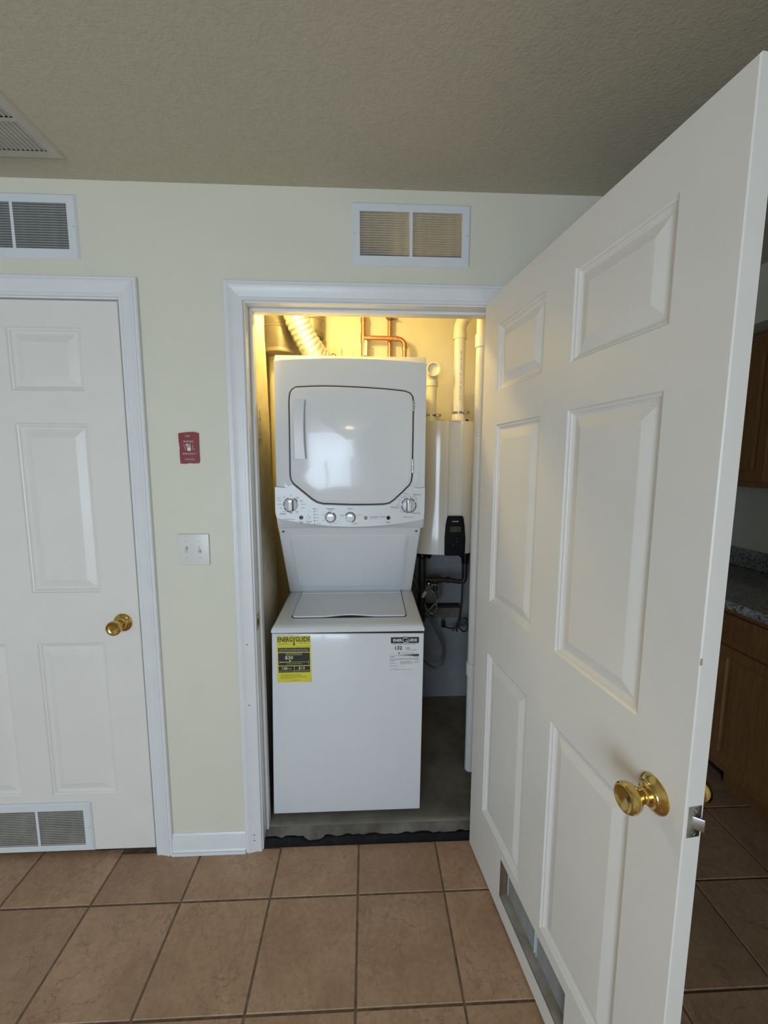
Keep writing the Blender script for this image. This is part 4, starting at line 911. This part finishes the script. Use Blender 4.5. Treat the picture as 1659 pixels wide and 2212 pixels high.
# right hand PVC drain stack
DS = thing('pvc_stack', (0.530, 0.33, 0.055), 'white PVC drain stack standing beside the open door edge', 'pipe')
b = nb(); cyl(b, (0.532, 0.33, 0.055), (0.530, 0.33, HC), 0.0240, seg=28); obj('pipe', b, 'pvc', DS)
b = nb(); cyl(b, (0.530, 0.33, 2.025), (0.530, 0.33, 2.078), 0.0285, seg=28); obj('coupling', b, 'pvc', DS)
b = nb(); cyl(b, (0.531, 0.33, 0.54), (0.531, 0.33, 0.60), 0.0290, seg=28); obj('coupling', b, 'pvc', DS)
b = nb(); lathe(b, [(0, 0.005), (0.003, 0.004), (0.0035, 0)], (0.519, 0.309, 1.66), (-0.4, -1, 0), 12); obj('screw', b, 'brassd', DS)
# flexible foil duct
FD = thing('flex_duct', (-0.31, 0.62, HC), 'crinkled silver foil dryer duct curving down behind the dryer', 'duct')
pts = crom([(-0.335, 0.60, HC), (-0.325, 0.605, 2.34), (-0.308, 0.615, 2.24), (-0.272, 0.64, 2.155), (-0.220, 0.69, 2.075), (-0.150, 0.79, 2.028), (-0.115, 0.88, 2.018)], 24)
P2 = [pts[0]]; acc = 0.0
for a, c in zip(pts, pts[1:]):
    n_ = max(1, int((c-a).length/0.0026)); P2 += [a+(c-a)*((k+1)/n_) for k in range(n_)]
d_ = [0.0]
for a, c in zip(P2, P2[1:]): d_.append(d_[-1]+(c-a).length)
rj = random.Random(2); jit = [rj.uniform(-0.0012, 0.0012) for _ in range(400)]
b = nb(); tube(b, P2, 0.05, 36, rf=lambda i: 0.0525+0.0068*abs(math.sin(PI*d_[i]/0.0235))**0.7+jit[int(d_[i]/0.0235) % 400]*2); obj('corrugated_hose', b, 'foil', FD, smooth=1.2)
# galvanised duct
GD = thing('metal_duct', (-0.418, 0.72, HC), 'dark brown round metal duct in the closet corner', 'duct')
b = nb(); cyl(b, (-0.413, 0.72, 2.10), (-0.413, 0.72, 2.205), 0.0745, 0.0765, 40); lathe(b, [(0, 0.0755), (0.004, 0.079), (0.012, 0.079), (0.016, 0.0755)], (-0.413, 0.72, 2.200), (0, 0, 1), 40); obj('lower_section', b, 'galv', GD, smooth=0.5)
b = nb(); cyl(b, (-0.413, 0.72, 2.210), (-0.420, 0.72, 2.28), 0.0735, seg=40); lathe(b, [(0, 0.074), (0.004, 0.078), (0.010, 0.078), (0.014, 0.074)], (-0.418, 0.72, 2.262), (0, 0, 1), 40); cyl(b, (-0.420, 0.72, 2.27), (-0.424, 0.72, HC), 0.0735, seg=40); obj('upper_section', b, 'galv', GD, smooth=0.5)
b = nb(); lathe(b, [(0, 0.0745), (-0.012, 0.076), (-0.018, 0.074), (-0.018, 0.0)], (-0.413, 0.72, 2.102), (0, 0, 1), 40); obj('end_collar', b, 'duct2', GD)
SD = thing('metal_duct', (-0.255, 0.85, HC), 'grey metal duct partly hidden behind the foil dryer duct', 'duct')
b = nb(); cyl(b, (-0.265, 0.86, 2.225), (-0.262, 0.86, HC), 0.066, seg=36); lathe(b, [(0, 0.066), (0.004, 0.070), (0.012, 0.070), (0.016, 0.066)], (-0.265, 0.86, 2.29), (0, 0, 1), 36); obj('upper_section', b, 'duct2', SD, smooth=0.5)
b = nb(); lathe(b, [(0, 0.0), (0, 0.064), (0.006, 0.070), (0.03, 0.0705), (0.034, 0.066)], (-0.265, 0.86, 2.20), (0, 0, 1), 36); obj('end_cap', b, 'galv', SD, smooth=0.5)
DP = thing('drain_pipe', (-0.425, 0.78, 0.055), 'pale vertical pipe below the brown duct in the closet corner', 'pipe')
b = nb(); cyl(b, (-0.437, 0.80, 0.055), (-0.437, 0.80, 2.10), 0.045, seg=28); obj('pipe', b, 'closet', DP)
# copper pipes
CU = thing('copper_pipework', (0.12, 0.90, 2.0), 'copper water pipes with a soldered cross branch above the dryer', 'pipework')
cy_ = 0.905; rC = 0.0125
b = nb(); tube(b, [(0.006, cy_, HC), (0.006, cy_, 2.375), (0.018, cy_, 2.330), (0.018, cy_, 1.95)], rC, 16); obj('riser', b, 'copper', CU)
b = nb(); tube(b, [(0.167, cy_+0.025, HC), (0.167, cy_+0.025, 1.95)], rC, 16); obj('riser', b, 'copper', CU)
b = nb(); tube(b, crom([(0.018, cy_-0.005, 2.225), (0.10, cy_-0.006, 2.2235), (0.195, cy_-0.006, 2.2215), (0.228, cy_-0.006, 2.217), (0.246, cy_-0.006, 2.200), (0.249, cy_-0.006, 2.17), (0.249, cy_-0.006, 1.95)], 6), rC, 16); obj('branch', b, 'copper', CU)
for p, q in (((0.018, cy_, 2.20), (0.018, cy_, 2.25)), ((0.018, cy_, 2.305), (0.018, cy_, 2.33)), ((0.03, cy_-0.005, 2.2245), (0.05, cy_-0.005, 2.2245)), ((0.195, cy_-0.006, 2.2215), (0.212, cy_-0.006, 2.220)), ((0.249, cy_-0.006, 2.165), (0.249, cy_-0.006, 2.182)), ((0.167, cy_+0.025, 2.33), (0.167, cy_+0.025, 2.36))):
    b = nb(); cyl(b, p, q, rC+0.0028, seg=16); obj('fitting', b, 'copper', CU)
for p, q in (((0.018, cy_, 2.300), (0.018, cy_, 2.306)), ((0.050, cy_-0.005, 2.2245), (0.054, cy_-0.005, 2.2245)), ((0.191, cy_-0.006, 2.2215), (0.195, cy_-0.006, 2.2215)), ((0.249, cy_-0.006, 2.160), (0.249, cy_-0.006, 2.165))):
    b = nb(); cyl(b, p, q, rC+0.0022, seg=16); obj('solder_joint', b, 'solder', CU)
b = nb(); lathe(b, [(0, 0.020), (0.006, 0.020), (0.010, 0.015), (0.012, 0)], (0.162, cy_+0.012, 2.345), (0, -1, 0), 16); bx(b, 0.165, 0.205, cy_+0.012, cy_+0.02, 2.33, 2.336); bx(b, 0.155, 0.172, cy_+0.004, cy_+0.02, 2.34, 2.39, 0.003); obj('valve', b, 'wood_raw', CU)
tg_ = nb(); prism(tg_, rpoly([(0.020, 2.125), (0.037, 2.125), (0.040, 2.205), (0.024, 2.21)], 0.006), 'y', cy_-0.022, cy_-0.0205); tgo = obj('paper_tag', tg_, 'paper', CU, 'small white hang tag', smooth=None)
b = nb(); stext(b, 'WATER', 0.031, 2.168, 0.011, cy_-0.0225, rot=PI/2-0.05); obj('tag_lettering', b, 'ink', tgo, smooth=None)
# outlet box and plaster patch on the back wall
OB = thing('junction_box', (-0.142, CLB, 2.10), 'painted electrical box set in a plaster patch above the dryer', 'electrical box')
pp = [(-0.20, 2.02), (-0.045, 2.02)]+[(-0.125+0.085*math.cos(a_), 2.165+0.075*math.sin(a_)) for a_ in [PI*k/12 for k in range(13)]]
b = nb(); prism(b, pp, 'y', CLB-0.006, CLB-0.0005); obj('plaster_patch', b, 'closet', OB, smooth=None)
b = nb(); bx(b, -0.178, -0.106, CLB-0.020, CLB-0.006, 2.065, 2.180, 0.003); obj('box_cover', b, 'drywall', OB)
b = nb(); lathe(b, [(0, 0.016), (0.02, 0.015), (0.024, 0.009), (0.024, 0)], (-0.150, CLB-0.02, 2.130), (0, -1, 0), 18); obj('connector', b, 'steel', OB)
# switch plate on the closet side board
SP = tag(obj('outlet_plate', bx(nb(), -0.4035, -0.397, 0.200, 0.262, 1.625, 1.765, 0.002), 'drywall', None, origin=(-0.40, 0.231, 1.625)), 'beige cover plate on the closet side wall, seen edge on', 'cover plate')
b = nb(); bx(b, -0.398, -0.3945, 0.224, 0.238, 1.645, 1.685, 0.001); bx(b, -0.398, -0.3945, 0.224, 0.238, 1.705, 1.745, 0.001); obj('socket', b, 'closet', SP)
# insulated pipes below the heater
BP = thing('black_pipework', (0.47, 0.80, 0.70), 'black insulated water pipes hanging below the water heater', 'pipework')
b = nb(); tube(b, [(0.352, 0.80, 0.99), (0.352, 0.80, 0.62)], 0.021, 16); obj('supply_pipe', b, 'darkpipe', BP)
b = nb(); cyl(b, (0.352, 0.80, 1.00), (0.352, 0.80, 1.035), 0.030, seg=16); cyl(b, (0.352, 0.80, 1.015), (0.385, 0.775, 1.015), 0.016, seg=12); lathe(b, [(0, 0.006), (0.01, 0.017), (0.02, 0.015), (0.024, 0)], (0.378, 0.78, 1.015), (0.6, -0.6, -0.3), 14); obj('valve', b, 'black', BP)
b = nb(); tube(b, crom([(0.600, 0.80, 0.99), (0.600, 0.80, 0.93), (0.598, 0.80, 0.865), (0.575, 0.80, 0.852), (0.50, 0.80, 0.862), (0.352, 0.80, 0.866)], 8), 0.014, 16); obj('return_pipe', b, 'darkpipe', BP)
b = nb(); cyl(b, (0.600, 0.80, 1.036), (0.600, 0.80, 0.96), 0.026, 0.020, 16); cyl(b, (0.58, 0.785, 1.012), (0.568, 0.77, 1.012), 0.012, seg=12); obj('union', b, 'black', BP)
for x in (0.405, 0.455, 0.505):
    b = nb(); cyl(b, (x-0.008, 0.80, 0.863), (x+0.008, 0.80, 0.863), 0.0185, seg=14); obj('fitting', b, 'darkpipe', BP)
b = nb(); cyl(b, (0.43, 0.80, 0.86), (0.43, 0.80, 0.80), 0.014, seg=14); obj('fitting', b, 'darkpipe', BP)
b = nb(); lathe(b, [(0, 0.012), (0.015, 0.011), (0.02, 0.006), (0.03, 0.006), (0.032, 0)], (0.385, 0.785, 0.85), (0.4, -1, -0.3), 12); obj('drain_valve', b, 'steel', BP)
# hoses
HS = thing('braided_hose', (0.40, 0.83, 0.35), 'coiled braided steel water hose hanging below the heater', 'hose', 'braided hoses')
pts = crom([(0.398, 0.79, 0.815), (0.425, 0.785, 0.775), (0.437, 0.785, 0.705), (0.415, 0.79, 0.665), (0.385, 0.795, 0.69), (0.360, 0.79, 0.745), (0.368, 0.78, 0.805), (0.400, 0.775, 0.838), (0.445, 0.775, 0.835), (0.462, 0.78, 0.795), (0.445, 0.785, 0.745), (0.405, 0.79, 0.70), (0.355, 0.80, 0.64)], 10)
b = nb(); tube(b, pts, 0.0068, 12); obj('hose', b, 'braid', HS)
b = nb(); cyl(b, (0.354, 0.784, 0.768), (0.372, 0.779, 0.802), 0.010, seg=12); obj('clip', b, 'paper', HS)
H2 = thing('braided_hose', (0.43, 0.82, 0.30), 'long braided steel hose looping down beside the washer', 'hose', 'braided hoses')
pts = crom([(0.300, 0.80, 0.88), (0.335, 0.80, 0.80), (0.375, 0.805, 0.69), (0.425, 0.81, 0.585), (0.475, 0.815, 0.48), (0.494, 0.815, 0.40), (0.480, 0.815, 0.335), (0.445, 0.815, 0.320), (0.395, 0.815, 0.345), (0.33, 0.81, 0.42)], 10)
b = nb(); tube(b, pts, 0.0068, 12); obj('hose', b, 'braid', H2)
# power cord with tied bundle and plug
PC = thing('power_cord', (0.585, 0.84, 0.54), 'black power cord hanging in a tied bundle with its plug', 'cord')
rc = 0.0048
b = nb(); tube(b, crom([(0.600, 0.865, 1.035), (0.603, 0.865, 0.90), (0.603, 0.86, 0.82), (0.600, 0.86, 0.70), (0.592, 0.87, 0.61), (0.588, 0.87, 0.575)], 8), rc, 10); obj('cord_drop', b, 'cord', PC)
b = nb(); tube(b, crom([(0.588, 0.87, 0.575), (0.605, 0.865, 0.605), (0.635, 0.865, 0.600), (0.625, 0.868, 0.560), (0.590, 0.87, 0.560), (0.612, 0.862, 0.525), (0.640, 0.862, 0.535), (0.635, 0.865, 0.575), (0.600, 0.872, 0.565), (0.575, 0.866, 0.525), (0.582, 0.866, 0.57), (0.570, 0.868, 0.55), (0.552, 0.87, 0.525)], 8), rc, 10); obj('bundle_loops', b, 'cord', PC)
b = nb(); tube(b, crom([(0.590, 0.87, 0.565), (0.565, 0.872, 0.545), (0.535, 0.874, 0.540), (0.510, 0.874, 0.552), (0.502, 0.874, 0.560)], 8), rc, 10); obj('cord_tail', b, 'cord', PC)
b = nb(); bx(b, 0.483, 0.508, 0.862, 0.886, 0.548, 0.578, 0.005); obj('plug', b, 'black', PC)
# grey ledge pipe behind the hoses
LP = tag(obj('drain_trough', bx(nb(), 0.33, 0.612, 0.915, 0.952, 0.588, 0.655, 0.006), 'lip', None, origin=(0.47, 0.93, 0.588)), 'grey horizontal drain trough fixed to the closet back wall', 'trough')
b = nb(); bx(b, 0.33, 0.602, 0.905, 0.95, 0.655, 0.672, 0.004); obj('trough_slot', b, 'dark', LP)
# bulb on the closet ceiling
BL = thing('light_bulb', (-0.22, 0.36, HC), 'warm bare light bulb on the closet ceiling', 'lamp')
b = nb(); lathe(b, [(0, 0.055), (-0.008, 0.055), (-0.016, 0.035), (-0.022, 0.022), (-0.022, 0)], (-0.22, 0.36, HC), (0, 0, 1), 28); obj('lampholder', b, 'paper', BL)
b = nb(); lathe(b, [(-0.020, 0.014), (-0.030, 0.016), (-0.050, 0.028), (-0.066, 0.030), (-0.082, 0.026), (-0.092, 0.012), (-0.094, 0)], (-0.22, 0.36, HC), (0, 0, 1), 24); obj('bulb', b, emit('bulb_glow', (1.0, 0.72, 0.33), 12.0), BL)
pl = bpy.data.lights.new('bulb_light', 'POINT'); pl.energy = 15.5; pl.color = (1.0, 0.74, 0.25); pl.shadow_soft_size = 0.03
po = bpy.data.objects.new('bulb_light', pl); po.location = (-0.22, 0.36, HC-0.135); C.objects.link(po)

# ================================================================== WALL SWITCHES
RS = thing('emergency_switch', (-0.588, 0, 1.527), 'red gas burner emergency switch plate with white lettering', 'switch')
ed = [(-0.622, 1.632), (-0.606, 1.6345), (-0.585, 1.6365), (-0.566, 1.637), (-0.556, 1.6335), (-0.5525, 1.6335), (-0.5530, 1.60), (-0.5535, 1.565), (-0.5528, 1.540), (-0.5540, 1.534), (-0.556, 1.5285), (-0.575, 1.5275), (-0.588, 1.529), (-0.600, 1.5265), (-0.6195, 1.5270), (-0.6205, 1.56), (-0.6195, 1.585), (-0.6215, 1.60)]
b = nb(); prism(b, ed, 'y', -0.0045, -0.0005); obj('plate', b, 'red', RS, smooth=None)
b = nb(); yl = -0.0050
stext(b, 'GAS', -0.590, 1.6225, 0.0092, yl); stext(b, 'BURNER', -0.588, 1.6035, 0.0092, yl); stext(b, 'ON', -0.6015, 1.5905, 0.0066, yl); stext(b, 'OFF', -0.5725, 1.5765, 0.0066, yl); stext(b, 'EMERGENCY', -0.5865, 1.5610, 0.0088, yl, sx=0.95); stext(b, 'SWITCH', -0.586, 1.5415, 0.0088, yl)
for x, up_ in ((-0.6005, 1), (-0.5745, -1)):
    c_ = 1.5795 if up_ > 0 else 1.5875
    flat(b, x-0.0006, x+0.0006, c_-0.006, c_+0.006, yl); quad(b, [(x-0.0024, yl, c_+up_*0.002), (x+0.0024, yl, c_+up_*0.002), (x, yl, c_+up_*0.0078), (x, yl, c_+up_*0.0077)])
obj('lettering', b, 'inkpink', RS, smooth=None)
b = nb(); bx(b, -0.5935, -0.5815, -0.0058, -0.0045, 1.5715, 1.5965, 0.0015); tl = obj('toggle_bezel', b, 'ivory', RS)
b = nb(); tube(b, [(-0.5875, -0.004, 1.584), (-0.5885, -0.018, 1.5925)], 0.004, 12, rf=lambda i: 0.0045-0.0006*i); obj('toggle', b, 'ivory', RS)
LS = thing('light_switch', (-0.590, 0, 1.162), 'white two-gang light switch plate between the doors', 'switch')
b = nb(); bx(b, -0.6465, -0.534, -0.0065, -0.0005, 1.1625, 1.2760, 0.0035, 3); obj('plate', b, 'ivory', LS)
for x, u_ in ((-0.614, 1), (-0.567, -1)):
    b = nb(); bx(b, x-0.0055, x+0.0055, -0.0072, -0.006, 1.2065, 1.2315, 0.0006); z_ = obj('toggle_slot', b, 'knobgrey', LS)
    b = nb(); tube(b, [(x, -0.005, 1.219), (x, -0.018, 1.219+0.0075*u_)], 0.004, 12, rf=lambda i: 0.0045-0.0007*i); obj('toggle', b, 'ivory', LS)
    for z in (1.189, 1.249):
        b = nb(); lathe(b, [(0, 0.0028), (0.0008, 0.0024), (0.001, 0)], (x, -0.0065, z), (0, -1, 0), 10); obj('screw', b, 'knobgrey', LS)

# ================================================================== KITCHEN
FX = 1.690                        # face frame plane
def cab_panel(bm_parent, y0, y1, z0, z1, x, horizontal=False):
    """raised oak door facing -x"""
    o = bpy.data.objects.new('cabinet_door' if not horizontal else 'drawer_front', None)
def raised_front(name, parent, y0, y1, z0, z1, x, th=0.019, stile=0.055):
    bm = nb(); rings = []
    wy, hz = y1-y0, z1-z0
    for u, d in ((0, 0), (0.0, -th+0.003), (0.004, -th), (stile-0.008, -th), (stile-0.002, -th+0.005), (stile+0.004, -th+0.006), (stile+0.022, -th+0.003), (stile+0.024, -th+0.003)):
        rings.append([bm.verts.new((x+d, y0+u, z0+u)), bm.verts.new((x+d, y1-u, z0+u)), bm.verts.new((x+d, y1-u, z1-u)), bm.verts.new((x+d, y0+u, z1-u))])
        rings[-1] = [bm.verts.new(v.co) if False else v for v in rings[-1]]
    for A, B in zip(rings, rings[1:]):
        for k in range(4): bm.faces.new((A[k], A[(k+1) % 4], B[(k+1) % 4], B[k]))
    bm.faces.new(rings[-1]); bm.faces.new(rings[0][::-1])
    return obj(name, bm, 'oak', parent, smooth=None)
def base_cabinet(y0, y1, label, toe_end=None):
    r_ = thing('base_cabinet', (FX+0.3, (y0+y1)/2, 0), label, 'cabinet', 'oak base cabinets')
    bm = nb(); bx(bm, FX, XR-0.002, y0, y1, 0.11, 0.885); obj('carcass', bm, 'oak', r_, smooth=None)
    bm = nb(); bx(bm, FX+0.065, FX+0.085, y0 if toe_end is None else y0, y1 if toe_end is None else toe_end, 0.0, 0.11); obj('toe_kick', bm, 'oak', r_, smooth=None)
    g = 0.018
    raised_front('cabinet_door', r_, y0+g, y1-g, 0.152, 0.706, FX)
    bm = nb(); bx(bm, FX-0.019, FX, y0+g, y1-g, 0.742, 0.856, 0.004); obj('drawer_front', bm, 'oak', r_)
    return r_
base_cabinet(-0.185, 0.285, 'oak base cabinet with a drawer beside the dark gap at the end of the run', toe_end=0.258)
base_cabinet(-0.660, -0.187, 'oak base cabinet in the middle of the kitchen run')
base_cabinet(-1.135, -0.662, 'oak base cabinet at the near end of the kitchen run')
# dishwasher-like dark unit after the gap
DWm = thing('dishwasher', (FX+0.3, 0.60, 0), 'black dishwasher next to the oak cabinets', 'dishwasher')
bm = nb(); bx(bm, FX+0.005, XR-0.02, 0.290, 0.890, 0.11, 0.882, 0.004); obj('body', bm, 'black', DWm)
bm = nb(); bx(bm, FX+0.10, XR-0.02, 0.292, 0.890, 0.0, 0.11); obj('toe_recess', bm, 'dark', DWm, smooth=None)
CT = tag(obj('countertop', bx(nb(), FX-0.040, XR-0.001, -1.16, 1.6, 0.886, 0.925, 0.005, 3), 'granite', None, origin=(1.97, 0.2, 0.886)), 'speckled grey granite countertop on the oak base cabinets', 'countertop')
bm = nb(); bx(bm, XR-0.022, XR-0.0015, -1.16, 1.6, 0.925, 1.032, 0.003); obj('backsplash', bm, 'granite', CT)
bm = nb(); bx(bm, FX, XR-0.02, 0.895, 1.6, 0.0, 0.885); o = tag(obj('base_cabinet', bm, 'oak', None, origin=(1.99, 1.2, 0.0), smooth=None), 'oak base cabinet beyond the dishwasher', 'cabinet', 'oak base cabinets')
UX = 1.965
def upper_cabinet(y0, y1, label):
    r_ = thing('wall_cabinet', (UX+0.16, (y0+y1)/2, 1.415), label, 'cabinet', 'oak wall cabinets')
    bm = nb(); bx(bm, UX, XR-0.002, y0, y1, 1.415, 2.165); obj('carcass', bm, 'oak', r_, smooth=None)
    raised_front('cabinet_door', r_, y0+0.016, y1-0.016, 1.446, 2.128, UX)
upper_cabinet(0.400, 0.90, 'oak wall cabinet whose door shows beyond the door edge')
upper_cabinet(-0.20, 0.398, 'oak wall cabinet next along the kitchen wall')
upper_cabinet(-0.80, -0.202, 'oak wall cabinet at the near end of the kitchen wall')
bm = nb(); bx(bm, 1.845, XR, -1.16, 1.6, 2.180, HC); struct('ceiling_soffit', bm, 'wall', 'painted soffit above the wall cabinets', smooth=None)

# ceiling lamp of the room behind the photographer (its glint shows in the dryer door)
RL = thing('ceiling_lamp', (-0.15, -3.0, HC), 'warm pendant ceiling lamp in the room behind the photographer', 'lamp')
b = nb(); cyl(b, (-0.15, -3.0, HC), (-0.15, -3.0, HC-0.02), 0.06, seg=24); cyl(b, (-0.15, -3.0, HC-0.02), (-0.15, -3.0, 2.28), 0.005, seg=8); obj('stem', b, 'brassd', RL)
b = nb(); lathe(b, [(0.0, 0), (-0.02, 0.035), (-0.05, 0.055), (-0.08, 0.055), (-0.10, 0.04), (-0.11, 0)], (-0.15, -3.0, 2.28), (0, 0, 1), 28); obj('globe', b, emit('globe_glow', (1.0, 0.80, 0.55), 30.0), RL)
